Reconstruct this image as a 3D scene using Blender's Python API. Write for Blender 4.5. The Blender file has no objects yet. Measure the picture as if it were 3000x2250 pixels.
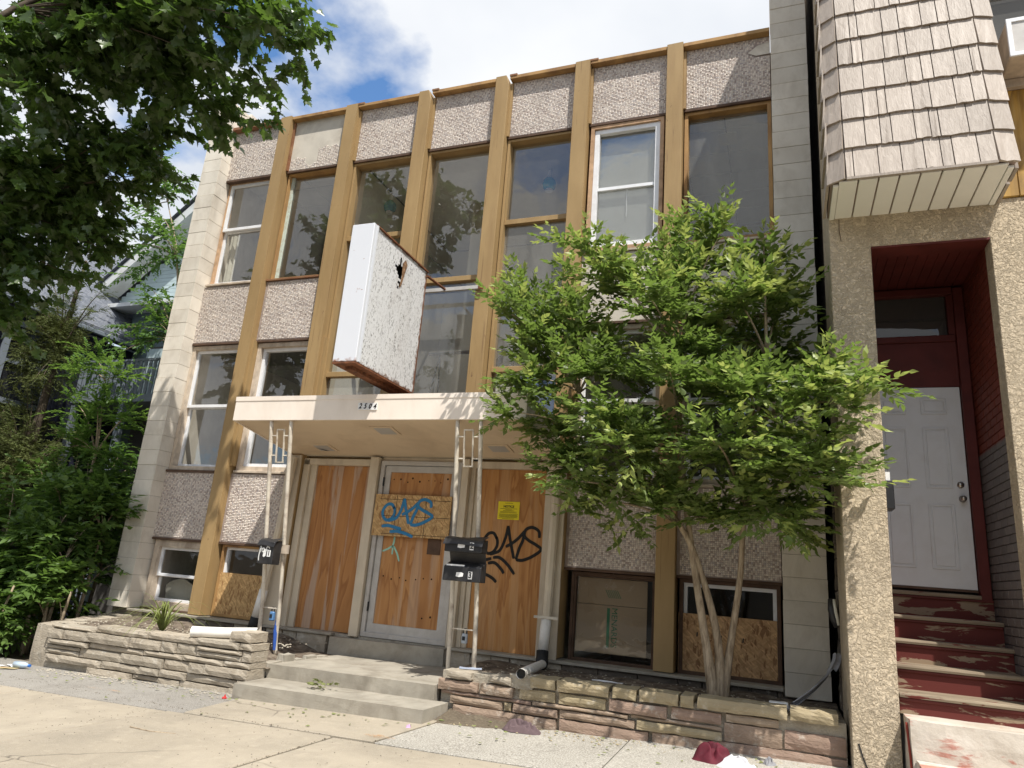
import bpy, bmesh, math, random
import numpy as np
from mathutils import Vector, Matrix, noise as mnoise

# ------------------------------------------------------------------ unit
U = 1.2          # every length below is in modules of 1.2 m; meshes are scaled to metres as they are made
random.seed(7); RNG = np.random.default_rng(7)
SC = bpy.context.scene
COL = SC.collection

# ------------------------------------------------------------------ camera
cam_d = bpy.data.cameras.new("camera"); cam = bpy.data.objects.new("camera", cam_d); COL.objects.link(cam)
CAM = (8.1355, -7.0994, 1.19)
ROT = Matrix(((0.93529763, 0.02139885, 0.35321443), (0.34524271, -0.27414882, -0.89758002), (0.07762614, 0.96144917, -0.26379853)))
cam.matrix_world = Matrix.Translation(Vector(CAM) * U) @ ROT.to_4x4()
cam_d.sensor_width = 36.0; cam_d.lens = 24.73; cam_d.clip_end = 3000; cam_d.clip_start = 0.05
SC.camera = cam

# ------------------------------------------------------------------ sky, sun, exposure
SUN_TO = Vector((0.98, -1.0, 2.55)).normalized()
SUN_EL = math.asin(SUN_TO.z); SUN_AZ = math.atan2(SUN_TO.x, SUN_TO.y)
world = bpy.data.worlds.new("World"); SC.world = world; world.use_nodes = True
nt = world.node_tree; nt.nodes.clear()
def wn(t, **k):
    n = nt.nodes.new(t)
    for a, b in k.items(): setattr(n, a, b)
    return n
wout = wn("ShaderNodeOutputWorld"); bg = wn("ShaderNodeBackground"); bg.inputs[1].default_value = 0.15
sky = wn("ShaderNodeTexSky", sky_type='NISHITA', sun_disc=False, sun_elevation=SUN_EL, sun_rotation=SUN_AZ, air_density=1.0, dust_density=0.3, ozone_density=2.2)
tc = wn("ShaderNodeTexCoord"); sep = wn("ShaderNodeSeparateXYZ")
nt.links.new(tc.outputs["Generated"], sep.inputs[0])
def wmath(op, a, b):
    n = wn("ShaderNodeMath", operation=op)
    for i, v in enumerate((a, b)):
        if isinstance(v, (int, float)): n.inputs[i].default_value = v
        elif v is not None: nt.links.new(v, n.inputs[i])
    return n.outputs[0]
zc = wmath('MAXIMUM', sep.outputs[2], 0.02); zc = wmath('ADD', zc, 0.25)
px = wmath('DIVIDE', sep.outputs[0], zc); py = wmath('DIVIDE', sep.outputs[1], zc)
cmb = wn("ShaderNodeCombineXYZ"); nt.links.new(px, cmb.inputs[0]); nt.links.new(py, cmb.inputs[1])
mp = wn("ShaderNodeMapping"); mp.inputs["Location"].default_value = (12.0, 3.0, 0.0); nt.links.new(cmb.outputs[0], mp.inputs[0])
cl = wn("ShaderNodeTexNoise"); cl.inputs["Scale"].default_value = 2.6; cl.inputs["Detail"].default_value = 7; cl.inputs["Roughness"].default_value = 0.52; cl.inputs["Distortion"].default_value = 0.0
nt.links.new(mp.outputs[0], cl.inputs["Vector"])
cr = wn("ShaderNodeValToRGB"); cr.color_ramp.elements[0].position = 0.375; cr.color_ramp.elements[1].position = 0.475
nt.links.new(cl.outputs[0], cr.inputs[0])
cl2 = wn("ShaderNodeTexNoise"); cl2.inputs["Scale"].default_value = 1.7; cl2.inputs["Detail"].default_value = 5; nt.links.new(mp.outputs[0], cl2.inputs["Vector"])
cc = wn("ShaderNodeValToRGB"); cc.color_ramp.elements[0].position = 0.35; cc.color_ramp.elements[0].color = (4.15, 4.42, 4.85, 1); cc.color_ramp.elements[1].position = 0.62; cc.color_ramp.elements[1].color = (5.45, 5.55, 5.7, 1)
nt.links.new(cl2.outputs[0], cc.inputs[0])
mx = wn("ShaderNodeMix", data_type='RGBA')
nt.links.new(cr.outputs[0], mx.inputs[0]); hs = wn('ShaderNodeHueSaturation'); hs.inputs['Saturation'].default_value = 1.15; hs.inputs['Value'].default_value = 1.2; nt.links.new(sky.outputs[0], hs.inputs['Color']); nt.links.new(hs.outputs[0], mx.inputs[6]); nt.links.new(cc.outputs[0], mx.inputs[7])
nt.links.new(mx.outputs[2], bg.inputs[0]); nt.links.new(bg.outputs[0], wout.inputs[0])

sun_d = bpy.data.lights.new("sun", 'SUN'); sun = bpy.data.objects.new("sun", sun_d); COL.objects.link(sun)
sun_d.energy = 5.0; sun_d.angle = math.radians(0.53); sun_d.color = (1.0, 0.955, 0.88)
sun.rotation_euler = (-SUN_TO).to_track_quat('-Z', 'Y').to_euler(); sun.location = (0, 0, 40)
SC.view_settings.view_transform = 'Standard'; SC.view_settings.look = 'None'; SC.view_settings.gamma = 1.0
SC.view_settings.use_curve_mapping = False; SC.view_settings.exposure = 0.28
SC.cycles.use_denoising = True; SC.cycles.max_bounces = 7; SC.cycles.transparent_max_bounces = 12; SC.cycles.sample_clamp_indirect = 6

# ------------------------------------------------------------------ material kit
class NT:
    def __init__(s, name):
        s.m = bpy.data.materials.new(name); s.m.use_nodes = True; s.t = s.m.node_tree; s.t.nodes.clear()
        s.out = s.n("ShaderNodeOutputMaterial"); s.geo = s.n("ShaderNodeNewGeometry")
    def n(s, t, **k):
        n = s.t.nodes.new(t)
        for a, b in k.items(): setattr(n, a, b)
        return n
    def l(s, a, b): s.t.links.new(a, b)
    def set(s, sock, v):
        if hasattr(v, 'is_linked') or isinstance(v, bpy.types.NodeSocket): s.l(v, sock)
        else:
            if isinstance(v, (tuple, list)) and len(v) == 3 and sock.type == 'RGBA': v = (*v, 1)
            sock.default_value = v
    def pos(s, sc=(1, 1, 1), rot=(0, 0, 0), src=None):
        m = s.n("ShaderNodeMapping"); m.inputs["Scale"].default_value = sc; m.inputs["Rotation"].default_value = rot
        s.l(src or s.geo.outputs["Position"], m.inputs[0]); return m.outputs[0]
    def noise(s, scale, detail=4, rough=.55, dist=0, vec=None):
        n = s.n("ShaderNodeTexNoise"); n.inputs["Scale"].default_value = scale; n.inputs["Detail"].default_value = detail
        n.inputs["Roughness"].default_value = rough; n.inputs["Distortion"].default_value = dist
        s.l(vec or s.geo.outputs["Position"], n.inputs["Vector"]); return n.outputs[0]
    def n_col(s, scale):
        n = s.n('ShaderNodeTexNoise'); n.inputs['Scale'].default_value = scale; n.inputs['Detail'].default_value = 6; s.l(s.geo.outputs['Position'], n.inputs['Vector']); return n.outputs['Color']
    def voro(s, scale, feature='F1', vec=None, out="Distance"):
        n = s.n("ShaderNodeTexVoronoi", feature=feature); n.inputs["Scale"].default_value = scale
        s.l(vec or s.geo.outputs["Position"], n.inputs["Vector"]); return n.outputs[out]
    def ramp(s, fac, stops):
        r = s.n("ShaderNodeValToRGB"); e = r.color_ramp.elements
        while len(e) < len(stops): e.new(.5)
        for k, (p, c) in enumerate(stops):
            e[k].position = p; e[k].color = (c, c, c, 1) if isinstance(c, (int, float)) else (*c, 1)
        s.l(fac, r.inputs[0]); return r.outputs[0]
    def mix(s, fac, a, b, mode='MIX'):
        m = s.n("ShaderNodeMix", data_type='RGBA', blend_type=mode); s.set(m.inputs[0], fac); s.set(m.inputs[6], a); s.set(m.inputs[7], b); return m.outputs[2]
    def math(s, op, a, b=0.0):
        m = s.n("ShaderNodeMath", operation=op); s.set(m.inputs[0], a); s.set(m.inputs[1], b); return m.outputs[0]
    def rnd(s): return s.n("ShaderNodeObjectInfo").outputs["Random"]
    def bump(s, h, strength=.5, dist=.01, nrm=None):
        b = s.n("ShaderNodeBump"); b.inputs["Strength"].default_value = strength; b.inputs["Distance"].default_value = dist; s.l(h, b.inputs["Height"])
        if nrm: s.l(nrm, b.inputs["Normal"])
        return b.outputs[0]
    def prin(s, col, rough=.7, metal=0, spec=.35, nrm=None, alpha=None):
        p = s.n("ShaderNodeBsdfPrincipled"); s.set(p.inputs["Base Color"], col); s.set(p.inputs["Roughness"], rough)
        p.inputs["Metallic"].default_value = metal; p.inputs["Specular IOR Level"].default_value = spec
        if nrm: s.l(nrm, p.inputs["Normal"])
        if alpha is not None: s.set(p.inputs["Alpha"], alpha)
        s.l(p.outputs[0], s.out.inputs[0]); return p
def painted(name, col, var=.12, scale=3, rough=.6, bump=.15, bscale=60, dirt=None, dirt_amt=.35, dscale=2.2, rvar=0, spec=.3, metal=0, streak=1.0, bdist=.004):
    """painted / plain surface: slow tone drift, a grime layer with its own shape, fine relief"""
    k = NT(name); c1 = tuple(x * (1 - var) for x in col); c2 = tuple(min(1, x * (1 + var)) for x in col)
    c = k.mix(k.ramp(k.noise(scale, 5), [(.3, 0), (.7, 1)]), c1, c2)
    if rvar:
        c = k.mix(1.0, c, k.ramp(k.rnd(), [(0, 1 - rvar), (1, 1 + rvar * .4)]), 'MULTIPLY')
    if dirt:
        d = k.noise(dscale, 8, .65, .4, k.pos((1, 1, streak)))
        c = k.mix(k.math('MULTIPLY', k.ramp(d, [(.46, 0), (.68, 1)]), dirt_amt), c, dirt)
    h = k.noise(bscale, 5, .6)
    k.prin(c, k.ramp(k.noise(scale * 3, 3), [(0, rough - .08), (1, min(1, rough + .08))]), metal, spec, k.bump(h, bump, bdist))
    return k.m
MT = {}
k = NT('gold_paint')
c = k.mix(k.ramp(k.noise(2.2, 6, .6, 0, k.pos((1, 1, .35))), [(.3, 0), (.7, 1)]), (.315, .208, .092), (.395, .268, .125))
c = k.mix(k.math('MULTIPLY', k.ramp(k.noise(3.5, 9, .7, .4, k.pos((1, 1, .12))), [(.5, 0), (.7, 1)]), .5), c, (.24, .145, .065))
c = k.mix(k.math('MULTIPLY', k.ramp(k.noise(38, 6, .6, .3, k.pos((1, 1, .025))), [(.635, 0), (.67, 1)]), .6), c, (.17, .10, .05))
chip = k.ramp(k.noise(16, 8, .7, .8, k.pos((1, 1, .4))), [(.665, 0), (.69, 1)]); c = k.mix(k.math('MULTIPLY', chip, .8), c, (.14, .075, .04))
k.prin(c, .62, 0, .3, k.bump(k.math('SUBTRACT', k.noise(45, 5), k.math('MULTIPLY', chip, .8)), .25, .004)); MT['gold'] = k.m
MT['gold_worn'] = painted('gold_worn', (.42, .25, .10), .16, 3, .65, .2, 50, (.13, .06, .035), .7, 2.5, streak=.3)
MT['beige_paint'] = painted('beige_paint', (.60, .52, .40), .08, 3, .6, .12, 60, (.28, .20, .13), .5, 2.4, streak=.25)
MT['pipe_beige'] = painted('pipe_beige', (.66, .60, .50), .06, 5, .5, .06, 60, (.2, .13, .09), .6, 6)
MT['canopy'] = painted('canopy_paint', (.86, .77, .67), .04, 2, .55, .05, 40, (.52, .42, .33), .25, 2.5, streak=.5)
MT['soffit_bounce_tan'] = painted('soffit_bounce_tan', (.66, .53, .38), .05, 1.4, .7, .06, 30, (.3, .2, .12), .3, 1.6)  # canopy paint again, with shade and warm bounced light put into the colour
MT['white_vinyl'] = painted('white_vinyl', (.82, .83, .85), .03, 4, .4, .03, 50, (.45, .42, .38), .25, 5)
MT['weather_wood'] = painted('weathered_wood', (.56, .47, .37), .2, 8, .8, .4, 30, (.22, .16, .12), .6, 3, streak=.2)
MT['raw_wood'] = painted('raw_wood', (.50, .33, .20), .25, 9, .75, .3, 40, (.2, .1, .05), .5, 3, streak=.2)
MT['dark_wood'] = painted('dark_wood', (.10, .06, .04), .3, 6, .8, .3, 40)
MT['brown_cap'] = painted('brown_cap', (.22, .10, .05), .2, 6, .6, .2, 50, (.40, .26, .14), .5, 4)
MT['mint'] = painted('mint_paint', (.58, .66, .58), .08, 8, .7, .3, 40, (.3, .2, .12), .6, 8)
MT['alu'] = painted('aluminium', (.50, .48, .45), .06, 6, .45, .03, 60, (.32, .29, .26), .5, 4, metal=.1, spec=.4)
MT['rust'] = painted('rust', (.19, .075, .035), .4, 22, .85, .6, 60, (.06, .03, .02), .6, 14)
MT['black_plastic'] = painted('black_plastic', (.018, .018, .02), .3, 9, .45, .12, 60, (.10, .09, .08), .25, 7, spec=.45)
MT['pvc'] = painted('white_pvc', (.80, .78, .73), .04, 4, .35, .04, 40, (.45, .38, .3), .35, 6)
MT['rubber'] = painted('black_rubber', (.02, .02, .02), .2, 8, .6, .1, 40)
MT['soil'] = painted('soil', (.13, .10, .075), .5, 9, .95, 1.0, 18, (.30, .26, .20), .65, 9, bdist=.03)
MT['concrete'] = painted('step_concrete', (.35, .32, .265), .14, 3, .9, .5, 90, (.17, .145, .11), .6, 2.6, bdist=.006)
MT['plaster_panel'] = painted('cement_panel', (.60, .55, .47), .12, 2.5, .85, .25, 30, (.34, .30, .25), .6, 2.4)
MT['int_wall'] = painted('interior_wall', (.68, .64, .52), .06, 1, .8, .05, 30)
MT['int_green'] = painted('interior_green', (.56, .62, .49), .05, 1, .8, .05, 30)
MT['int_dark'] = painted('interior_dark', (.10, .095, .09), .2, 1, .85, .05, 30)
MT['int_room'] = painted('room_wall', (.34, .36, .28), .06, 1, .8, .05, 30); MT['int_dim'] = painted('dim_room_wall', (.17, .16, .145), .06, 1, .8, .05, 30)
MT['ceil_tile'] = painted('ceiling_tile', (.66, .64, .58), .05, 5, .9, .15, 80, rvar=.06)
MT['floor_int'] = painted('interior_floor', (.20, .15, .10), .15, 3, .7, .1, 30)
MT['curtain_blue'] = painted('blue_curtain', (.11, .19, .40), .25, 4, .9, .1, 30)
MT['curtain_cream'] = painted('cream_curtain', (.62, .60, .52), .08, 4, .9, .1, 30)
MT['blind_grey'] = painted('grey_roller_blind', (.36, .36, .335), .05, 4, .9, .08, 120)
MT['iron'] = painted('black_iron', (.02, .022, .025), .3, 8, .5, .1, 40)
MT['stucco'] = None
k = NT('stucco')
h1 = k.noise(17, 6, .6, 1.4); h2 = k.noise(34, 5, .6, .8)
hh = k.math('ADD', k.ramp(h1, [(.46, 0), (.56, 1)]), k.math('MULTIPLY', k.ramp(h2, [(.45, 0), (.6, 1)]), .6))
c = k.mix(k.ramp(k.noise(1.3, 6, .6), [(.3, 0), (.75, 1)]), (.64, .525, .37), (.73, .615, .455))
c = k.mix(k.math('MULTIPLY', k.ramp(k.noise(2.2, 9, .7, .5, k.pos((1, 1, .45))), [(.46, 0), (.68, 1)]), .5), c, (.36, .29, .215))
k.prin(c, .92, 0, .2, k.bump(hh, .85, .02)); MT['stucco'] = k.m
k = NT('block')
c = k.mix(k.ramp(k.noise(2.5, 6, .6), [(.3, 0), (.72, 1)]), (.69, .63, .535), (.79, .735, .64))
c = k.mix(1.0, c, k.ramp(k.rnd(), [(0, .92), (1, 1.05)]), 'MULTIPLY')
c = k.mix(k.math('MULTIPLY', k.ramp(k.noise(3.4, 9, .7, .5, k.pos((1, 1, .5))), [(.47, 0), (.68, 1)]), .42), c, (.44, .38, .30))
k.prin(c, .92, 0, .2, k.bump(k.noise(120, 4, .7), .45, .005)); MT['block'] = k.m
k = NT('mosaic_tile'); a = k.n("ShaderNodeAttribute", attribute_name="Col")
c = k.mix(k.math('MULTIPLY', k.ramp(k.noise(2.0, 8, .65, .3), [(.5, 0), (.72, 1)]), .35), a.outputs["Color"], (.24, .20, .18))
k.prin(c, .55, 0, .4, k.bump(k.noise(200, 2), .2, .002)); MT['mosaic'] = k.m
MT['grout'] = painted('grout', (.34, .28, .25), .2, 8, .95, .5, 80)
def wood_sheet(name, dark, mid, pale, sc=1.0, seed=0, pale_amt=.5):
    k = NT(name); v = k.pos((1.9 * sc, 1.9 * sc, .28 * sc)); add = k.n("ShaderNodeVectorMath", operation='ADD'); k.l(v, add.inputs[0]); add.inputs[1].default_value = (seed * 3.7, seed * 1.3, seed * 2.1)
    base = k.noise(1.6, 4, .5, .6, add.outputs[0])
    rings = k.math('FRACT', k.math('MULTIPLY', base, 9.0))
    c = k.mix(k.ramp(rings, [(0, 0), (.55, .35), (.85, 1), (1, 0)]), mid, dark)
    p = k.noise(2.6, 6, .55, .5, k.pos((1.3, 1.3, .55), src=add.outputs[0]))
    c = k.mix(k.math('MULTIPLY', k.ramp(p, [(.5, 0), (.56, 1)]), pale_amt), c, pale)
    c = k.mix(k.math('MULTIPLY', k.ramp(k.noise(40, 3, .6, 0, k.pos((1, 1, .06))), [(.4, 0), (.7, 1)]), .25), c, dark)
    k.prin(c, .62, 0, .3, k.bump(k.noise(60, 4, .6, 0, k.pos((1, 1, .08))), .25, .002)); return k.m
MT['ply_a'] = wood_sheet('plywood_weathered', (.31, .13, .042), (.47, .225, .078), (.50, .38, .29), 1.0, 1, .75)
MT['ply_b'] = wood_sheet('plywood_door', (.33, .145, .05), (.49, .245, .09), (.54, .40, .28), .9, 4, .45)
MT['ply_c'] = wood_sheet('plywood_orange', (.33, .14, .042), (.50, .25, .085), (.56, .35, .18), 1.1, 9, .4)
def osb(name, a, b, dk):
    k = NT(name)
    def chips(ang, sc):
        r = k.pos((1, 1, 1), (0, ang, 0)); return k.voro(1.0, 'F1', k.pos((sc, sc, sc * 4.2), src=r), "Color")
    s = k.n("ShaderNodeSeparateColor"); k.l(chips(.5, 11), s.inputs[0]); s2 = k.n("ShaderNodeSeparateColor"); k.l(chips(-.8, 15), s2.inputs[0]); s3 = k.n("ShaderNodeSeparateColor"); k.l(chips(1.5, 13), s3.inputs[0])
    c = k.mix(s.outputs[0], a, b); c = k.mix(k.ramp(s2.outputs[1], [(.62, 0), (.70, .6)]), c, tuple(x * .8 for x in a)); c = k.mix(k.ramp(s3.outputs[2], [(.80, 0), (.88, .75)]), c, dk); c = k.mix(k.ramp(s2.outputs[2], [(.82, 0), (.9, .6)]), c, tuple(min(1, x * 1.3) for x in b))
    k.prin(c, .7, 0, .3, k.bump(s2.outputs[0], .3, .003)); return k.m
MT['osb'] = osb('osb_board', (.44, .27, .115), (.56, .37, .17), (.25, .12, .045))
MT['osb_dark'] = osb('osb_brown', (.42, .25, .12), (.55, .35, .18), (.18, .08, .035))
def stone(name, a, b, dk):
    k = NT(name); c = k.mix(k.rnd(), a, b)
    c = k.mix(k.ramp(k.noise(5, 6, .6, .3, k.pos((1, 1, 2.5))), [(.35, 0), (.7, .6)]), c, dk)
    c = k.mix(k.math('MULTIPLY', k.ramp(k.noise(9, 8, .7), [(.56, 0), (.66, 1)]), .45), c, (.62, .58, .50))
    k.prin(c, .93, 0, .2, k.bump(k.noise(26, 8, .65, .3, k.pos((1, 1, 2.2))), .8, .015)); return k.m
MT['stone_l'] = stone('limestone', (.46, .40, .315), (.39, .345, .275), (.24, .20, .15))
MT['stone_r'] = stone('sandstone', (.34, .235, .185), (.38, .30, .215), (.19, .14, .10))
MT['stone_cap'] = stone('sandstone_cap', (.38, .315, .20), (.42, .345, .225), (.24, .19, .11))
MT['mortar'] = painted('mortar', (.40, .36, .29), .15, 8, .95, .9, 30, (.2, .16, .12), .5, 6, bdist=.02)
MT['dark_rubble'] = stone('dark_rubble', (.10, .085, .07), (.16, .13, .10), (.035, .03, .028))
def paving(name, a, b, dk, grain, gscale, amt=.5):
    k = NT(name); c = k.mix(k.ramp(k.noise(.9, 7, .6), [(.3, 0), (.7, 1)]), a, b)
    c = k.mix(1.0, c, k.ramp(k.rnd(), [(0, .93), (1, 1.04)]), 'MULTIPLY')
    c = k.mix(k.math('MULTIPLY', k.ramp(k.noise(2.4, 9, .7, .6), [(.5, 0), (.7, 1)]), .5), c, dk)
    c = k.mix(k.math('MULTIPLY', k.ramp(k.noise(.55, 6, .65, .8), [(.48, 0), (.66, 1)]), .45), c, tuple(x * .72 for x in dk))
    c = k.mix(k.math('MULTIPLY', k.ramp(k.noise(7, 9, .75), [(.55, 0), (.68, 1)]), .35), c, tuple(min(1, x * 1.3) for x in b))
    c = k.mix(k.math('MULTIPLY', k.ramp(k.noise(gscale, 3, .6), [(.45, 0), (.62, 1)]), amt), c, grain)
    c = k.mix(k.ramp(k.voro(9, 'F1'), [(.03, .55), (.07, 0)]), c, (.12, .10, .085))
    ed = k.voro(.33, 'DISTANCE_TO_EDGE', k.pos(src=k.mix(.10, k.geo.outputs['Position'], k.n_col(5))))
    c = k.mix(k.math('MULTIPLY', k.ramp(ed, [(.0008, .8), (.003, 0)]), k.ramp(k.noise(.8, 3), [(.45, 0), (.6, 1)])), c, (.10, .085, .07))
    k.prin(c, .92, 0, .2, k.bump(k.noise(gscale, 4, .7), .6, .006)); return k.m
MT['slab'] = paving('sidewalk_concrete', (.355, .305, .232), (.43, .372, .288), (.24, .21, .165), (.46, .415, .345), 150, .45)
MT['asphalt_old'] = paving('old_asphalt', (.22, .205, .185), (.29, .27, .24), (.15, .13, .11), (.42, .40, .36), 110, .7)
MT['aggregate'] = paving('exposed_aggregate', (.29, .27, .235), (.36, .335, .29), (.20, .18, .15), (.56, .53, .47), 75, .8)
MT['road'] = paving('road_asphalt', (.05, .05, .05), (.075, .073, .07), (.035, .035, .035), (.14, .135, .13), 90, .5)
MT['earth'] = paving('bare_earth', (.10, .08, .06), (.15, .12, .085), (.055, .045, .035), (.2, .17, .12), 40, .5)
k = NT('shingle')
grain = k.noise(30, 5, .65, .8, k.pos((1, 1, .16)))
c = k.mix(k.ramp(grain, [(.35, 0), (.7, 1)]), (.36, .302, .25), (.45, .385, .325)); c = k.mix(1.0, c, k.ramp(k.rnd(), [(0, .84), (1, 1.06)]), 'MULTIPLY')
c = k.mix(k.math('MULTIPLY', k.ramp(k.noise(2.6, 8, .7, .5, k.pos((1, 1, .3))), [(.5, 0), (.7, 1)]), .35), c, (.24, .20, .165))
k.prin(c, .55, 0, .35, k.bump(grain, .55, .01)); MT['shingle'] = k.m
MT['shingle_edge'] = painted('shingle_edge', (.36, .28, .24), .1, 5, .6, .1, 40)
MT['vinyl_soffit'] = painted('vinyl_soffit', (.82, .81, .76), .03, 3, .5, .03, 40)
MT['red_wood'] = painted('red_painted_wood', (.105, .020, .016), .2, 4, .6, .15, 40, (.07, .015, .012), .5, 3)
MT['door_white'] = painted('white_door', (.66, .67, .68), .03, 3, .45, .04, 40, (.5, .48, .45), .25, 5)
k = NT('worn_step')
msk = k.ramp(k.noise(4.2, 9, .62, .5, k.pos((.7, 1.2, 2.4))), [(.36, 0), (.39, 1)])
wd = k.mix(k.ramp(k.noise(24, 5, .6, .3, k.pos((.08, 1, 1))), [(.35, 0), (.7, 1)]), (.17, .13, .09), (.31, .25, .175))
c = k.mix(msk, (.13, .026, .02), wd); k.prin(c, .75, 0, .3, k.bump(msk, .25, .003)); MT['worn_step'] = k.m
k = NT('worn_riser')
msk = k.ramp(k.noise(3.6, 9, .62, .6, k.pos((.6, 1, 2.6))), [(.55, 0), (.575, 1)])
c = k.mix(msk, (.115, .023, .018), (.28, .205, .135)); k.prin(c, .7, 0, .3, k.bump(msk, .2, .003)); MT['worn_riser'] = k.m
k = NT('flaking_concrete')
msk = k.ramp(k.noise(3.2, 9, .62, .6, k.pos((.7, 1, 2.0))), [(.55, 0), (.6, 1)])
c = k.mix(k.ramp(k.noise(2.4, 7, .6), [(.35, 0), (.7, 1)]), (.42, .36, .29), (.62, .57, .50)); c = k.mix(k.math('MULTIPLY', msk, .75), c, (.40, .13, .09))
k.prin(c, .9, 0, .2, k.bump(k.noise(7, 8, .6), .7, .02)); MT['flaking'] = k.m
k = NT('painted_brick'); 
sp = k.n("ShaderNodeSeparateXYZ"); k.l(k.geo.outputs["Position"], sp.inputs[0])
c = k.mix(k.ramp(k.math('MULTIPLY', sp.outputs[2], .2), [(.586, 0), (.590, 1)]), (.13, .115, .11), (.15, .030, .016)); c = k.mix(1.0, c, k.ramp(k.rnd(), [(0, .85), (1, 1.08)]), 'MULTIPLY')
k.prin(c, .6, 0, .35, k.bump(k.noise(50, 5), .3, .004)); MT['brick_paint'] = k.m
MT['yellow_board'] = wood_sheet('yellow_stained_board', (.20, .10, .02), (.52, .29, .05), (.56, .38, .14), .8, 6, .4)
MT['sign_white'] = None
k = NT('flaking_sign')
m1 = k.ramp(k.noise(24, 7, .72, 2.2, k.pos((1, 1, .5))), [(.545, 0), (.585, 1)])
m2 = k.ramp(k.noise(2.5, 5, .6), [(.35, .45), (.65, 1)])
c = k.mix(k.math('MULTIPLY', m1, m2), (.70, .70, .70), (.10, .085, .075))
sp = k.n("ShaderNodeSeparateXYZ"); k.l(k.geo.outputs["Position"], sp.inputs[0])
rim = k.math('MINIMUM', k.math('SUBTRACT', sp.outputs[2], 3.70), k.math('MINIMUM', k.math('SUBTRACT', 5.455, sp.outputs[2]), k.math('MINIMUM', k.math('ADD', sp.outputs[1], 1.855), k.math('SUBTRACT', -.486, sp.outputs[1]))))
c = k.mix(k.ramp(k.math('ADD', k.math('MULTIPLY', rim, 2.2), k.math('MULTIPLY', k.noise(13, 7, .7), .5)), [(.24, .9), (.32, 0)]), c, (.16, .075, .04)); c = k.mix(k.math('MULTIPLY', k.ramp(k.noise(2.2, 8, .7, .5, k.pos((1, 1, .25))), [(.5, 0), (.72, 1)]), .3), c, (.36, .31, .26)); k.prin(c, .6, 0, .3, k.bump(m1, .5, .004)); MT['sign_white'] = k.m
k = NT('sign_enamel')
m1 = k.ramp(k.noise(5, 8, .7, .6), [(.66, 0), (.72, 1)]); sp = k.n("ShaderNodeSeparateXYZ"); k.l(k.geo.outputs["Position"], sp.inputs[0])
low = k.ramp(k.math('ADD', k.math('MULTIPLY', k.noise(11, 6, .6), .35), k.math('MULTIPLY', k.math('SUBTRACT', sp.outputs[2], 3.65), .9)), [(.16, 1), (.24, 0)])
c = k.mix(k.math('MAXIMUM', m1, low), (.70, .72, .76), (.27, .10, .045)); k.prin(c, .45, 0, .4); MT['sign_enamel'] = k.m
# glass
def glass(name, tint=.82, base=.07, dust=.05, dcol=(.45, .43, .38)):
    k = NT(name); tr = k.n("ShaderNodeBsdfTransparent"); tr.inputs[0].default_value = (tint, tint * 1.01, tint, 1)
    gl = k.n("ShaderNodeBsdfGlossy"); gl.inputs["Roughness"].default_value = 0.0; gl.inputs[0].default_value = (1, 1, 1, 1)
    wob = k.bump(k.noise(1.9, 3, .5), .22, .02); k.l(wob, gl.inputs["Normal"])
    lw = k.n("ShaderNodeLayerWeight"); lw.inputs[0].default_value = .5
    f = k.math('ADD', k.math('MULTIPLY', k.math('POWER', lw.outputs["Facing"], 4.0), .85), base)
    m = k.n("ShaderNodeMixShader"); k.l(f, m.inputs[0]); k.l(tr.outputs[0], m.inputs[1]); k.l(gl.outputs[0], m.inputs[2])
    df = k.n("ShaderNodeBsdfDiffuse"); df.inputs[0].default_value = (*dcol, 1)
    dm = k.math('MULTIPLY', k.ramp(k.noise(3.2, 9, .65, .4, k.pos((1, 1, .25))), [(.3, .35), (.75, 1.5)]), dust)
    m2 = k.n("ShaderNodeMixShader"); k.l(dm, m2.inputs[0]); k.l(m.outputs[0], m2.inputs[1]); k.l(df.outputs[0], m2.inputs[2]); k.l(m2.outputs[0], k.out.inputs[0]); return k.m
MT['glass'] = glass('window_glass', .92, .12, .06); MT['glass_dusty'] = glass('dusty_glass', .88, .09, .22, (.52, .51, .47)); MT['glass_low'] = glass('basement_glass', .78, .055, .03)
def leafmat(name, c1, c2, back, trans=.4, rough=.42, spec=.4):
    k = NT(name); ob = k.n("ShaderNodeAttribute", attribute_name="Col"); 
    t = k.math('ADD', k.math('MULTIPLY', k.noise(1.1, 3), .7), k.math('MULTIPLY', k.noise(9, 2), .5))
    c = k.mix(k.ramp(t, [(.35, 0), (.8, 1)]), c1, c2)
    p = k.prin(c, rough, 0, spec); tl = k.n("ShaderNodeBsdfTranslucent"); tl.inputs[0].default_value = (*back, 1)
    m = k.n("ShaderNodeMixShader"); m.inputs[0].default_value = trans; k.l(p.outputs[0], m.inputs[1]); k.l(tl.outputs[0], m.inputs[2]); k.l(m.outputs[0], k.out.inputs[0]); return k.m
MT['leaf_tree'] = leafmat('hackberry_leaf', (.078, .116, .034), (.155, .198, .060), (.27, .41, .075), .35)
MT['leaf_tip_sunlit'] = leafmat('sunlit_young_leaf', (.29, .36, .10), (.39, .44, .145), (.46, .55, .13), .38)  # pale young growth, also the painted sunlight on the crown's sun side
MT['leaf_maple'] = leafmat('maple_leaf', (.040, .074, .020), (.082, .130, .034), (.17, .30, .04), .28, .34, .6)
MT['leaf_shrub'] = leafmat('shrub_leaf', (.062, .115, .028), (.125, .20, .048), (.2, .35, .055), .32)
MT['leaf_locust'] = leafmat('locust_leaf', (.09, .18, .04), (.13, .24, .055), (.26, .42, .07), .35)
MT['leaf_cedar'] = leafmat('cedar_spray', (.075, .105, .035), (.145, .165, .055), (.14, .16, .03), .15, .7, .2)
MT['leaf_elm'] = leafmat('elm_leaf', (.055, .12, .03), (.09, .17, .045), (.2, .36, .06), .33)
MT['leaf_far'] = leafmat('far_leaf', (.025, .05, .015), (.05, .085, .022), (.08, .14, .02), .2)
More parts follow.
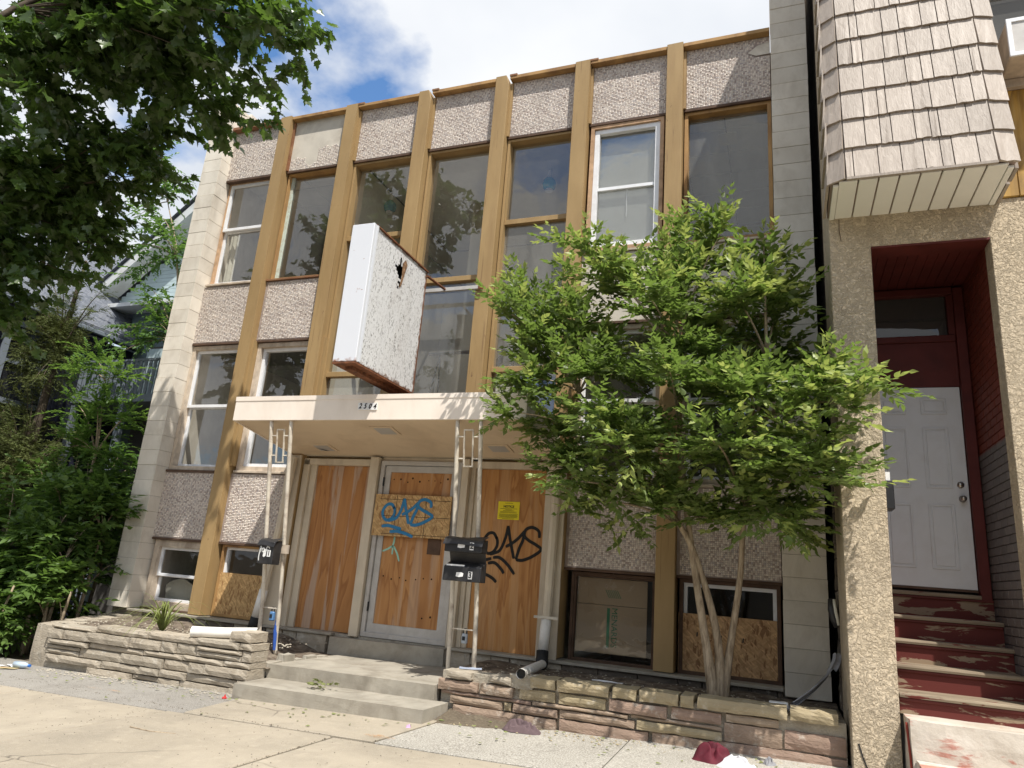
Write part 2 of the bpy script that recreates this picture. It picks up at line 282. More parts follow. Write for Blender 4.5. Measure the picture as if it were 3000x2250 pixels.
MT['leaf_wilt'] = leafmat('wilted_leaf', (.16, .19, .07), (.30, .32, .14), (.2, .25, .08), .25)
MT['grass'] = leafmat('grass_blade', (.13, .19, .05), (.28, .30, .11), (.25, .32, .08), .3)
MT['bark'] = None
k = NT('bark'); hb = k.noise(30, 8, .65, .6, k.pos((1, 1, .18)))
k.prin(k.mix(k.ramp(hb, [(.35, 0), (.68, 1)]), (.22, .165, .11), (.52, .42, .30)), .9, 0, .2, k.bump(hb, .9, .012)); MT['bark'] = k.m
MT['bark_dark'] = painted('dark_bark', (.09, .07, .05), .3, 8, .9, .8, 30, bdist=.01)
def flat(name, col, rough=.6, spec=.3, metal=0): return painted(name, col, .04, 5, rough, .03, 50, spec=spec, metal=metal)

# ------------------------------------------------------------------ geometry kit
WLOC = {}
def reg(o, org, parent=None):
    """link o so that it stands at org (modules), parented without losing its place"""
    COL.objects.link(o); WLOC[o] = Vector(org)
    if parent is not None:
        o.parent = parent; o.location = (Vector(org) - WLOC[parent]) * U
    else: o.location = Vector(org) * U
    return o
def tag(o, label=None, cat=None, group=None, kind=None):
    if label: o["label"] = label
    if cat: o["category"] = cat
    if group: o["group"] = group
    if kind: o["kind"] = kind
    return o
def empty(name, loc, parent=None, **k):
    o = bpy.data.objects.new(name, None); o.empty_display_size = .2; return tag(reg(o, loc, parent), **k)
class MB:
    def __init__(s): s.v = []; s.f = []
    def add(s, vs, fs):
        b = len(s.v); s.v += [tuple(p) for p in vs]; s.f += [tuple(i + b for i in q) for q in fs]; return s
    def box(s, x0, x1, y0, y1, z0, z1):
        return s.add([(x0, y0, z0), (x1, y0, z0), (x1, y1, z0), (x0, y1, z0), (x0, y0, z1), (x1, y0, z1), (x1, y1, z1), (x0, y1, z1)],
                     [(0, 3, 2, 1), (4, 5, 6, 7), (0, 1, 5, 4), (1, 2, 6, 5), (2, 3, 7, 6), (3, 0, 4, 7)])
    def frame(s, x0, x1, z0, z1, y0, y1, w, wb=None):
        """picture frame in the XZ plane, one connected ring"""
        wb = w if wb is None else wb
        o = [(x0, z0), (x1, z0), (x1, z1), (x0, z1)]; i = [(x0 + w, z0 + wb), (x1 - w, z0 + wb), (x1 - w, z1 - w), (x0 + w, z1 - w)]
        vs = [(a, y0, b) for a, b in o] + [(a, y0, b) for a, b in i] + [(a, y1, b) for a, b in o] + [(a, y1, b) for a, b in i]; fs = []
        for k in range(4):
            n = (k + 1) % 4; fs += [(k, n, 4 + n, 4 + k), (8 + k, 12 + k, 12 + n, 8 + n), (k, 8 + k, 8 + n, n), (4 + k, 4 + n, 12 + n, 12 + k)]
        return s.add(vs, fs)
    def prism(s, poly, axis, a, b):
        """polygon (list of 2-tuples) pushed along an axis from a to b"""
        n = len(poly); put = {'x': lambda p, t: (t, p[0], p[1]), 'y': lambda p, t: (p[0], t, p[1]), 'z': lambda p, t: (p[0], p[1], t)}[axis]
        return s.add([put(p, a) for p in poly] + [put(p, b) for p in poly], [tuple(range(n))[::-1], tuple(range(n, 2 * n))] + [(k, (k + 1) % n, n + (k + 1) % n, n + k) for k in range(n)])
    def tube(s, path, rad, n=8, cap=True):
        P = [Vector(p) for p in path]; R = rad if isinstance(rad, (list, tuple)) else [rad] * len(P); vs = []; fs = []
        up = None
        for i, p in enumerate(P):
            t = (P[min(i + 1, len(P) - 1)] - P[max(i - 1, 0)]).normalized()
            if up is None: up = t.orthogonal().normalized()
            up = (up - t * up.dot(t)).normalized(); w = t.cross(up)
            for k in range(n):
                a = 2 * math.pi * k / n; vs.append(p + (up * math.cos(a) + w * math.sin(a)) * R[i])
        for i in range(len(P) - 1):
            for k in range(n): fs.append((i * n + k, i * n + (k + 1) % n, (i + 1) * n + (k + 1) % n, (i + 1) * n + k))
        if cap: fs += [tuple(range(n))[::-1], tuple(range((len(P) - 1) * n, len(P) * n))]
        return s.add(vs, fs)
    def lathe(s, prof, c, n=20):
        vs = []; fs = []
        for r, z in prof:
            for k in range(n): a = 2 * math.pi * k / n; vs.append((c[0] + r * math.cos(a), c[1] + r * math.sin(a), c[2] + z))
        for i in range(len(prof) - 1):
            for k in range(n): fs.append((i * n + k, i * n + (k + 1) % n, (i + 1) * n + (k + 1) % n, (i + 1) * n + k))
        return s.add(vs, fs)
    def grid(s, fn, nu, nv):
        vs = [fn(i / nu, j / nv) for j in range(nv + 1) for i in range(nu + 1)]
        return s.add(vs, [(j * (nu + 1) + i, j * (nu + 1) + i + 1, (j + 1) * (nu + 1) + i + 1, (j + 1) * (nu + 1) + i) for j in range(nv) for i in range(nu)])
    def build(s, name, mat, parent=None, org=None, smooth=False, bevel=0, **k):
        if org is None:
            a = np.array(s.v); org = ((a[:, 0].min() + a[:, 0].max()) / 2, (a[:, 1].min() + a[:, 1].max()) / 2, a[:, 2].min())
        me = bpy.data.meshes.new(name); me.from_pydata([((x - org[0]) * U, (y - org[1]) * U, (z - org[2]) * U) for x, y, z in s.v], [], s.f)
        bm = bmesh.new(); bm.from_mesh(me); bmesh.ops.recalc_face_normals(bm, faces=bm.faces)
        if bevel: bmesh.ops.bevel(bm, geom=list(bm.edges), offset=bevel * U, segments=1, affect='EDGES', clamp_overlap=True)
        if smooth:
            for f in bm.faces: f.smooth = True
        bm.to_mesh(me); bm.free()
        me.materials.append(MT[mat] if isinstance(mat, str) else mat)
        o = bpy.data.objects.new(name, me); return tag(reg(o, org, parent), **k)
def box(name, mat, parent, x0, x1, y0, y1, z0, z1, bevel=0, **k): return MB().box(x0, x1, y0, y1, z0, z1).build(name, mat, parent, bevel=bevel, **k)
def rough_box(name, mat, parent, x0, x1, y0, y1, z0, z1, amp=.012, cuts=3, seed=0, round_=.012, **k):
    """hand-split stone: a cut block pushed out of true by noise"""
    org = ((x0 + x1) / 2, (y0 + y1) / 2, z0); bm = bmesh.new(); bmesh.ops.create_cube(bm, size=1.0)
    sx, sy, sz = x1 - x0, y1 - y0, z1 - z0
    for v in bm.verts: v.co = Vector((v.co.x * sx, v.co.y * sy, (v.co.z + .5) * sz))
    lo = [e for e in bm.edges if abs(e.verts[0].co.x - e.verts[1].co.x) > 1e-6]
    bmesh.ops.subdivide_edges(bm, edges=lo, cuts=max(2, min(8, int(sx / .07))), use_grid_fill=True)
    ot = [e for e in bm.edges if abs(e.verts[0].co.x - e.verts[1].co.x) < 1e-6]
    bmesh.ops.subdivide_edges(bm, edges=ot, cuts=cuts - 1, use_grid_fill=True)
    for v in bm.verts:
        p = v.co; q = Vector((p.x + seed * 1.7, p.y + seed * .9, p.z - seed * 1.3))
        ex = abs(p.x) / (sx / 2); ez = abs(p.z - sz / 2) / (sz / 2)
        n = mnoise.noise_vector(q * 9) * amp + mnoise.noise_vector(q * 26) * amp * .5
        v.co = p + Vector((n.x * .6, n.y, n.z * .7))
        if ex > .98 or ez > .98:
            v.co.y += (round_ * (1 if p.y < 0 else -1)) * .8
    for v in bm.verts: v.co *= U
    bmesh.ops.recalc_face_normals(bm, faces=bm.faces)
    me = bpy.data.meshes.new(name); bm.to_mesh(me); bm.free(); me.materials.append(MT[mat])
    return tag(reg(bpy.data.objects.new(name, me), org, parent), **k)
def share(src, org, parent, name=None):
    """another object with the same mesh"""
    o = bpy.data.objects.new(name or src.name.split('.')[0], src.data); return reg(o, org, parent)
def text_mesh(body, size, name, mat, parent, loc, rot=Matrix.Identity(3), align='CENTER', shear=0.0, depth=.0006, sx=1.0, fat=0.0):
    """flat lettering; loc in modules, text lies in local XY, rot turns it up"""
    cu = bpy.data.curves.new(name, 'FONT'); cu.body = body; cu.size = size * U; cu.align_x = align; cu.align_y = 'CENTER'; cu.shear = shear; cu.offset = fat; cu.extrude = depth; cu.resolution_u = 3
    tmp = bpy.data.objects.new("tmp_text", cu); COL.objects.link(tmp); dg = bpy.context.evaluated_depsgraph_get()
    me = bpy.data.meshes.new_from_object(tmp.evaluated_get(dg)); bpy.data.objects.remove(tmp); bpy.data.curves.remove(cu)
    me.name = name; me.transform(rot.to_4x4() @ Matrix.Diagonal((sx, 1, 1, 1))); me.materials.clear(); me.materials.append(MT[mat] if isinstance(mat, str) else mat)
    return reg(bpy.data.objects.new(name, me), loc, parent)
RX = Matrix.Rotation(math.pi / 2, 3, 'X')     # text facing -Y (the street)
def gz(x): return .022 * (max(-6, min(20, x)) - 4.53)

# ------------------------------------------------------------------ the ground
m = MB()
xs = [-260, -60, -6, 20, 60, 260]; ys = [-260, -40, 30, 260]
m.add([(x, y, gz(x) - .06) for y in ys for x in xs], [(j * 6 + i, j * 6 + i + 1, (j + 1) * 6 + i + 1, (j + 1) * 6 + i) for j in range(3) for i in range(5)])
m.build('ground', 'earth', None, org=(0, 0, 0), kind='structure')
road = MB(); road.add([(x, y, gz(x) - .05) for y in (-22, -9.2) for x in xs[1:5]], [(i, i + 1, i + 5, i + 4) for i in range(3)]); road.build('road', 'road', None, org=(0, -15, 0), kind='structure')
walk = MB(); walk.add([(x, y, gz(x) - .045) for y in (-9.0, -1.0) for x in (-6, 20)], [(0, 1, 3, 2)])
walk = walk.build('sidewalk', 'earth', None, org=(6, -5, 0), kind='structure')
def slab(x0, x1, y0, y1, mat='slab', dz=0.0, name='slab', poly=None, bev=.006):
    P = poly or [(x0, y0), (x1, y0), (x1, y1), (x0, y1)]
    m = MB(); n = len(P); m.add([(a, b, gz(a) - .045) for a, b in P] + [(a, b, gz(a) + dz) for a, b in P], [tuple(range(n))[::-1], tuple(range(n, 2 * n))] + [(k, (k + 1) % n, n + (k + 1) % n, n + k) for k in range(n)])
    return m.build(name, mat, walk, bevel=bev)
jx = [5.15 + 1.52 * k for k in range(-7, 8)]; jy = [-2.40, -3.92, -5.44, -6.96]
for a, b in zip(jx[:-1], jx[1:]):
    for c, d in zip(jy[1:], jy[:-1]):
        slab(a + .008, b - .008, c + .008, d - .008, dz=random.uniform(-.006, .006), bev=.009)
slab(0, 0, 0, 0, 'asphalt_old', -.006, 'asphalt_patch', poly=[(-5.5, -2.385), (3.76, -2.385), (3.60, -1.30), (-5.5, -1.1)], bev=.003)
slab(0, 0, 0, 0, 'slab', .004, 'slab', poly=[(3.775, -2.385), (5.46, -2.385), (5.52, -1.2), (3.615, -1.2)])
slab(0, 0, 0, 0, 'aggregate', -.004, 'aggregate_patch', poly=[(5.475, -2.385), (7.02, -2.385), (7.0, -1.1), (5.535, -1.1)], bev=.004)
slab(0, 0, 0, 0, 'aggregate', .003, 'aggregate_patch', poly=[(7.035, -2.385), (9.6, -2.385), (9.6, -1.05), (7.015, -1.05)], bev=.004)
slab(9.615, 15, -2.385, -1.05, 'slab')
kerb = MB(); kerb.add([(x, y, z + gz(x)) for x in (-6, 20) for y, z in ((-9.2, -.05), (-9.0, -.05), (-9.0, .0), (-9.2, .0))], [(0, 1, 2, 3), (4, 7, 6, 5), (0, 3, 7, 4), (3, 2, 6, 7), (1, 5, 6, 2)]); kerb.build('kerb', 'concrete', None, kind='structure')
k = NT('orange_survey_paint'); k.prin((.60, .33, .15), .9, 0, .2, None, k.math('MULTIPLY', k.ramp(k.noise(55, 5, .7), [(.45, 0), (.62, 1)]), k.ramp(k.noise(9, 4, .6), [(.35, 0), (.6, .75)]))); MT['orange_spray'] = k.m
def spray_mark(cx, cy, w, h, seed):
    r = random.Random(seed); P = []
    for k in range(18):
        a = 2 * math.pi * k / 18; q = r.uniform(.55, 1.1); P.append((cx + w * math.cos(a) * q, cy + h * math.sin(a) * q))
    m = MB(); m.add([(a, b, gz(a) + .008) for a, b in P], [tuple(range(18))]); return m.build('paint_mark', 'orange_spray', walk)
spray_mark(5.42, -2.25, .13, .05, 2); spray_mark(2.55, -2.05, .22, .035, 3)

# ------------------------------------------------------------------ main building
BLD = empty('commercial_building', (4.2, 0, .44), label='two-storey office block with gold mullions, pebbled panels and boarded-up entrance', cat='building')
PY, MY, GY = .19, .08, .30                       # panel face, mullion face, glass planes
ML = [1.264, 2.410, 3.593, 4.736, 5.825, 6.972]; MW = .19
bays = [(.335, ML[0])] + [(ML[i] + MW, ML[i + 1]) for i in range(5)] + [(ML[5] + MW, 8.136)]
# pilasters of stacked block
def pilaster(x0, x1, y1, z0, z1, left):
    p = box('pilaster', 'mortar', BLD, x0 + .006, x1 - .006, .006, y1, z0, z1)
    z = z0; src = None
    while z < z1 - .05:
        h = .2032
        jit = random.uniform(-.0025, .0025)
        if src is None: src = MB().box(x0, x1, 0, y1 + .001, z + .0018, z + h - .0018).build('block', 'block', p, bevel=.0022)
        else: share(src, (WLOC[src].x + jit, WLOC[src].y + jit, z + .0018), p)
        z += h
    return p
pilaster(0.0, .335, .40, .435, 7.85, True); pilaster(8.140, 8.515, .40, .37, 9.9, False)
# shell
box('side_wall', 'block', BLD, .02, .30, .41, 9.0, .2, 7.72)
box('side_wall', 'block', BLD, 8.17, 8.45, .41, 9.0, .2, 9.6)
box('rear_wall', 'block', BLD, .31, 8.16, 8.8, 9.0, .2, 7.5)
box('roof', 'dark_wood', BLD, .31, 8.16, .36, 8.79, 7.30, 7.40)
box('parapet_block', 'block', BLD, .03, .29, .45, 2.9, 7.73, 8.05, bevel=.005); box('parapet_cap', 'weather_wood', BLD, .0, .34, 2.95, 8.9, 7.73, 7.80)
# mullions: gold box sections that stand proud of the panels
for i, x in enumerate(ML):
    top = 7.545; z0 = .44
    if i in (1, 2, 3, 4): z0 = 2.46 if i in (2, 3) else .44
    cut = .045 if i in (2, 3) else 0
    poly = [(x, z0), (x + MW, z0), (x + MW, top - .14 if cut else top), (x + MW - cut, top), (x, top)]
    mb = MB().prism(poly, 'y', MY, .36); mm = mb.build('mullion', 'gold' if i not in (1, 4) else 'gold', BLD, bevel=.004)
    # folded stop beside the mullion
    box('mullion_stop', 'gold' if i != 0 else 'brown_cap', mm, x + MW + .001, x + MW + .03, .155, .35, 6.66, 7.46)
    if i in (0, 1, 4, 5):
        box('mullion_stop', 'gold', mm, x + MW + .001, x + MW + .03, .13, .35, 2.3 if i == 1 else 2.3, 4.02)
# roof edge caps
for i, (a, b) in enumerate(bays):
    box('roof_cap', 'brown_cap' if i == 0 else 'gold_worn', BLD, a + .003, b - .003, .10, .42, 7.495 + random.uniform(-.008, .004), 7.54, bevel=.004)
    if 1 < i < 6: MB().box(a - .002, a + .10, .092, .2, 7.53, 7.556).build('cap_splice', 'brown_cap', BLD)
# pebbled mosaic panels
def mosaic(parent, x0, x1, z0, z1, y, skip=None, seed=0):
    r = np.random.default_rng(seed); a = .0195; nx = int((x1 - x0) / a); nz = int((z1 - z0) / a); ax = (x1 - x0) / nx; az = (z1 - z0) / nz
    I, J = np.meshgrid(np.arange(nx), np.arange(nz), indexing='ij'); I = I.ravel(); J = J.ravel()
    big = ((I + 2 * J) % 5 == 0) | ((I + 2 * J) % 5 == 3) & (r.random(I.size) < .35)
    cx = x0 + (I + .5) * ax + r.normal(0, ax * .02, I.size); cz = z0 + (J + .5) * az + r.normal(0, az * .02, I.size)
    hx = np.where(big, .50, .43) * ax * r.uniform(.92, 1.03, I.size); hz = np.where(big, .50, .43) * az * r.uniform(.92, 1.03, I.size)
    dp = np.where(big, .0045, .003) + r.uniform(-.0006, .0008, I.size)
    keep = r.random(I.size) > .01
    if skip is not None: keep &= ~skip(cx, cz)
    cx, cz, hx, hz, dp, big = (q[keep] for q in (cx, cz, hx, hz, dp, big)); N = cx.size
    pal = np.array([(.80, .745, .69), (.76, .70, .645), (.66, .585, .54), (.47, .40, .37), (.68, .64, .62), (.54, .51, .52), (.70, .61, .55)])
    pi = np.where(big, r.choice([0, 1, 6], N, p=[.72, .22, .06]), r.choice(7, N, p=[.16, .18, .20, .22, .09, .08, .07])); col = pal[pi] * r.uniform(.80, 1.05, (N, 1)) * np.array((.95, .915, .875))
    V = np.zeros((N, 8, 3)); s = .78
    for k, (sx, sz) in enumerate(((-1, -1), (1, -1), (1, 1), (-1, 1))):
        V[:, k] = np.stack([cx + sx * hx, np.full(N, y), cz + sz * hz], 1); V[:, 4 + k] = np.stack([cx + sx * hx * s, y - dp, cz + sz * hz * s], 1)
    F = np.array([(4, 5, 6, 7), (0, 1, 5, 4), (1, 2, 6, 5), (2, 3, 7, 6), (3, 0, 4, 7)])
    return mesh_np('tessera', V.reshape(-1, 3), (F[None] + (np.arange(N) * 8)[:, None, None]).reshape(-1, 4), 'mosaic', parent, np.repeat(col, 8, 0), kind='stuff')
def mesh_np(name, V, F, mat, parent, col=None, org=None, smooth=False, kind=None, **kw):
    """fast mesh from arrays (modules)"""
    V = np.asarray(V, float); org = Vector(((V[:, 0].min() + V[:, 0].max()) / 2, (V[:, 1].min() + V[:, 1].max()) / 2, V[:, 2].min())) if org is None else Vector(org)
    me = bpy.data.meshes.new(name); Vs = (V - np.array(org)) * U; n = F.shape[1]
    me.vertices.add(len(Vs)); me.vertices.foreach_set("co", Vs.astype(np.float32).ravel()); me.loops.add(F.size); me.loops.foreach_set("vertex_index", F.astype(np.int32).ravel())
    me.polygons.add(len(F)); me.polygons.foreach_set("loop_start", np.arange(0, F.size, n, dtype=np.int32)); me.update(calc_edges=True)
    if smooth: me.polygons.foreach_set("use_smooth", np.ones(len(F), bool))
    if col is not None:
        at = me.color_attributes.new("Col", 'FLOAT_COLOR', 'POINT'); at.data.foreach_set("color", np.concatenate([col, np.ones((len(col), 1))], 1).astype(np.float32).ravel())
    me.materials.append(MT[mat]); return tag(reg(bpy.data.objects.new(name, me), org, parent), kind=kind, **kw)
sd = 1
for i, (a, b) in enumerate(bays):
    rows = [(6.655, 7.495)]
    if i in (0, 1): rows += [(4.035, 4.905), (1.335, 2.205)]
    if i in (5, 6): rows += [(1.335, 2.205)]
    x0 = a + (.032 if i else .0)
    for (z0, z1) in rows:
        pn = box('wall_panel', 'grout', BLD, a + .002, b - .002, PY, .345, z0, z1)
        skip = None
        if i == 1 and z0 > 6: pn.data.materials[0] = MT['plaster_panel']; skip = lambda cx, cz: cz > 6.86 + .13 * np.sign(cx - 1.95) * (cx > 1.75) + .02 * np.sin(cx * 40)
        if i == 6 and z0 > 6: skip = lambda cx, cz: (cx > 7.87) & (abs(cz - 7.31 - (cx - 8) * .08) < .09 * np.clip((cx - 7.86) / .12, 0, 1))
        mosaic(pn, x0, b - .004, z0 + .012, z1 - .012, PY, skip, sd); sd += 1
        box('drip_edge', 'dark_wood', pn, a + .003, b - .003, PY - .012, .36, z0 - .028, z0 - .001)
    if i in (5, 6):
        pn = box('cement_panel', 'plaster_panel', BLD, a + .004, b - .004, PY, .345, 4.04, 4.89, bevel=.004); box('drip_edge', 'dark_wood', pn, a + .006, b - .006, PY - .01, .36, 4.012, 4.038)
        box('ledge', 'weather_wood', pn, a + .006, b - .006, PY - .03, .34, 4.892, 4.915)
if True:   # bare cement lump where tiles fell off above the last bay
    MB().add([(7.89, PY - .004, 7.30), (8.0, PY - .02, 7.37), (8.132, PY - .02, 7.395), (8.132, PY - .02, 7.235), (7.98, PY - .012, 7.24)], [(0, 1, 2, 3, 4)]).build('bare_patch', 'plaster_panel', BLD)

# ------------------------------------------------------------------ windows
def pane(parent, x0, x1, z0, z1, y, mat='glass', name='pane'):
    return MB().add([(x0, y, z0), (x1, y, z0), (x1, y, z1), (x0, y, z1)], [(0, 1, 2, 3)]).build(name, mat, parent)
def win(x0, x1, z0, z1, y, outer, ow, inner=None, iw=.03, rail=None, gl='glass', dep=.09, rail_mat=None, sill=None):
    """outer timber frame, inner sash frame, optional meeting rail"""
    w = MB().frame(x0, x1, z0, z1, y - dep, y + .06, ow).build('window', outer, BLD, bevel=.002)
    a, b, c, d = x0 + ow, x1 - ow, z0 + ow, z1 - ow
    if inner:
        if rail is None: MB().frame(a, b, c, d, y - .035, y + .03, iw).build('sash', inner, w, bevel=.002); pane(w, a + iw, b - iw, c + iw, d - iw, y, gl)
        else:
            MB().frame(a, b, rail - .015, d, y - .045, y - .008, iw).build('sash', inner, w, bevel=.002); pane(w, a + iw, b - iw, rail, d - iw, y - .02, gl)
            MB().frame(a, b, c, rail + .012, y + .0, y + .035, iw).build('sash', inner, w, bevel=.002); pane(w, a + iw, b - iw, c + iw, rail, y + .02, gl)
    else: pane(w, a, b, c, d, y, gl)
    if sill: box('sill', sill, w, x0 + .003, x1 - .003, PY - .025, y + .05, z0 - .03, z0 - .001, bevel=.003)
    return w
B = bays; 
# upper floor
win(B[0][0] + .02, B[0][1] + .03, 4.945, 6.64, GY, 'raw_wood', .03, 'white_vinyl', .045, 5.85, sill='weather_wood', dep=.05)
w = win(B[1][0] + .03, B[1][1] + .03, 4.945, 6.625, GY, 'gold_worn', .02, None, gl='glass'); box('glazing_strip', 'mint', w, B[1][0] + .052, B[1][0] + .095, GY - .03, GY - .002, 4.97, 6.60)
box('sill', 'brown_cap', w, B[1][0] - .05, B[1][1] + .0, PY - .03, GY + .05, 4.912, 4.935)
for i, tr in ((2, (5.48, 3.535)), (3, (4.75,)), (4, (5.465, 3.533))):
    a, b = B[i][0] + .012, B[i][1] - .002; w = MB().frame(a, b, 2.42, 6.625, GY - .10, GY + .06, .032).build('window', 'gold', BLD, bevel=.002)
    zs = [2.45] + sorted(tr) + [6.595]
    for z in tr: box('transom_bar', 'gold', w, a + .031, b - .031, GY - .055, GY + .03, z - .033, z + .033, bevel=.003)
    for z0, z1 in zip(zs[:-1], zs[1:]): pane(w, a + .03, b - .03, z0, z1, GY, 'glass_dusty' if (z0 < 3) != (i == 4 and z0 < 4) else 'glass')
win(6.045, 6.94, 4.93, 6.625, GY - .02, 'raw_wood', .045, None, gl='glass')
w = MB().frame(6.092, 6.893, 4.978, 6.578, GY - .085, GY - .022, .06).build('window', 'white_vinyl', BLD, bevel=.003)
box('meeting_rail', 'white_vinyl', w, 6.153, 6.832, GY - .06, GY - .03, 5.745, 5.785); pane(w, 6.153, 6.832, 5.03, 6.52, GY - .03)
win(B[6][0] + .012, 8.134, 4.93, 6.63, GY, 'gold_worn', .042, None, gl='glass_dusty')
# main floor
win(B[0][0] + .005, B[0][1] + .03, 2.235, 4.0, GY, 'weather_wood', .055, 'white_vinyl', .04, 3.13, sill='dark_wood')
win(B[1][0] + .035, B[1][1] + .02, 2.245, 4.0, GY, 'weather_wood', .06, 'white_vinyl', .045, None, sill='weather_wood')
for i in (5, 6): win(B[i][0] + .01, B[i][1] - .005, 2.235, 4.005, GY, 'weather_wood', .055, 'white_vinyl', .04, 3.13, sill='weather_wood')
# basement lights
win(B[0][0] + .045, B[0][1] + .03, .455, 1.305, GY, 'weather_wood', .085, 'white_vinyl', .035, .865, gl='glass_low', sill='dark_wood')
win(B[1][0] + .05, B[1][1] + .02, .445, 1.305, GY, 'gold_worn', .03, 'white_vinyl', .03, None, gl='glass_low')
ob = box('boarding_sheet', 'osb', BLD, B[1][0] + .05, 2.40, GY - .075, GY - .05, .438, .965)
w = win(6.085, 6.965, .415, 1.30, GY, 'dark_wood', .03, 'dark_wood', .015, None, gl='glass_low', dep=.05)
w = win(B[6][0] + .03, 8.12, .43, 1.305, GY, 'dark_wood', .035, 'white_vinyl', .035, None, gl='glass_low')
box('boarding_sheet', 'osb_dark', BLD, 7.185, 8.083, GY - .075, GY - .05, .425, .985)
for q in ((7.36, .80), (7.58, .79), (7.78, .785)): MB().tube([(q[0], GY - .078, q[1] - .02), (q[0] + .004, GY - .0785, q[1] + .02)], .006, 6).build('burn_mark', 'black_plastic', BLD)
# cardboard behind the basement glass, printed in green
MT['cardboard'] = painted('cardboard', (.46, .34, .22), .05, 3, .9, .05, 60); MT['green_print'] = flat('green_print', (.04, .21, .10), .9)
for z0, z1 in ((.52, .985), (.99, 1.25)):
    cb = tag(box('cardboard_sheet', 'cardboard', None, 6.135, 6.86, GY + .03, GY + .045, z0, z1), 'brown cardboard sheet printed with green lettering behind the basement glass' if z0 < .9 else 'plain upper cardboard sheet behind the basement glass, above the printed one', 'cardboard')
    if z0 < .9:
        box('print_band', 'green_print', cb, 6.455, 6.485, GY + .0285, GY + .0299, .58, .96)
        text_mesh('MENARDS', .085, 'lettering', 'green_print', cb, (6.53, GY + .0285, .775), Matrix.Rotation(math.pi / 2, 3, 'Y') @ RX)
    else:
        for k in range(7): MB().add([(6.47 + .02 * k, GY + .0285, 1.06), (6.477 + .02 * k, GY + .0285, 1.06), (6.437 + .02 * k, GY + .0285, 1.14), (6.43 + .02 * k, GY + .0285, 1.14)], [(0, 1, 2, 3)]).build('print_band', 'green_print', cb)
ct = MB().grid(lambda u, v: (.50 + .5 * u, GY + .12 + .012 * math.sin(u * 9 + v * 4), .50 + .33 * v * (.55 + .45 * math.sin(2.4 * u + .4))), 8, 6)
ct.build('paper_blind', 'curtain_cream', None, label='crumpled pale sheet sagging behind the small white basement sash', cat='sheet')

# ------------------------------------------------------------------ inside
def room(x0, x1, y1, z0, z1, wallm):
    box('partition', wallm, BLD, x0 + .01, x1 - .01, y1, y1 + .08, z0 + .01, z1 - .01)
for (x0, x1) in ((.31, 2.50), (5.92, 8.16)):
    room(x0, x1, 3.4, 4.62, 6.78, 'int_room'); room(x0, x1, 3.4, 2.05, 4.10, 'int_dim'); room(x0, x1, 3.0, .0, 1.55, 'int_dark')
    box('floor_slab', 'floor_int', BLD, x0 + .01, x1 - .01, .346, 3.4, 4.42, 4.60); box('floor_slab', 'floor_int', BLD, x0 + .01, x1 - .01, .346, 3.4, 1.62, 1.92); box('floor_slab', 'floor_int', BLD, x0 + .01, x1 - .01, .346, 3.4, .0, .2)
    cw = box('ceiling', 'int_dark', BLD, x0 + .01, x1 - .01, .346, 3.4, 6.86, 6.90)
    n = 4; dx = (x1 - x0 - .02) / n; src = None
    for ii in range(n):
        for jj in range(6):
            X = x0 + .01 + dx * ii; Y = .36 + .505 * jj
            if src is None: src = MB().box(X + .008, X + dx - .008, Y + .008, Y + .497, 6.80, 6.815).build('ceiling_tile', 'ceil_tile', cw)
            else: share(src, (X + dx / 2, Y + .2525, 6.80), cw)
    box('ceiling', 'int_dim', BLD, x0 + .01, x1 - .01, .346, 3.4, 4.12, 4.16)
box('air_vent', 'int_wall', BLD, 7.50, 7.72, .95, 1.2, 6.788, 6.799)
box('partition', 'int_wall', BLD, 2.50, 2.56, .37, 3.5, .3, 6.8); box('partition', 'int_wall', BLD, 5.86, 5.92, .37, 3.5, .3, 6.8)
box('partition', 'int_wall', BLD, 2.57, 5.85, 3.4, 3.48, .3, 6.8); box('ceiling', 'ceil_tile', BLD, 2.57, 5.85, .36, 3.39, 6.82, 6.9); box('floor_slab', 'floor_int', BLD, 2.57, 5.85, .36, 3.39, .22, .40)
box('pier_wall', 'int_wall', BLD, 3.70, 3.95, 1.9, 2.1, .41, 6.81)
# stair flight and railing seen through the hall glazing
st = box('stair_landing', 'floor_int', BLD, 3.0, 5.85, 1.9, 3.3, 3.3, 3.42)
for kx in range(9): box('stair_tread', 'int_wall', st, 3.75 + .12 * kx, 3.90 + .12 * kx, .75, 1.45, 2.5 + .14 * kx, 2.53 + .14 * kx)
MB().prism([(3.70, 2.38), (4.9, 3.78), (4.9, 3.90), (3.70, 2.50)], 'y', .70, .74).build('stair_stringer', 'iron', BLD)
hr = MB().tube([(3.85, .72, 3.92), (5.78, .72, 3.95)], .022, 6).build('hand_rail', 'iron', BLD)
for x in (4.02, 4.55, 5.05, 5.5): 
    for s in (-.22, .06): MB().tube([(x, .72, 3.9), (x + s, .72, 2.7)], .011, 6).build('baluster', 'iron', hr)
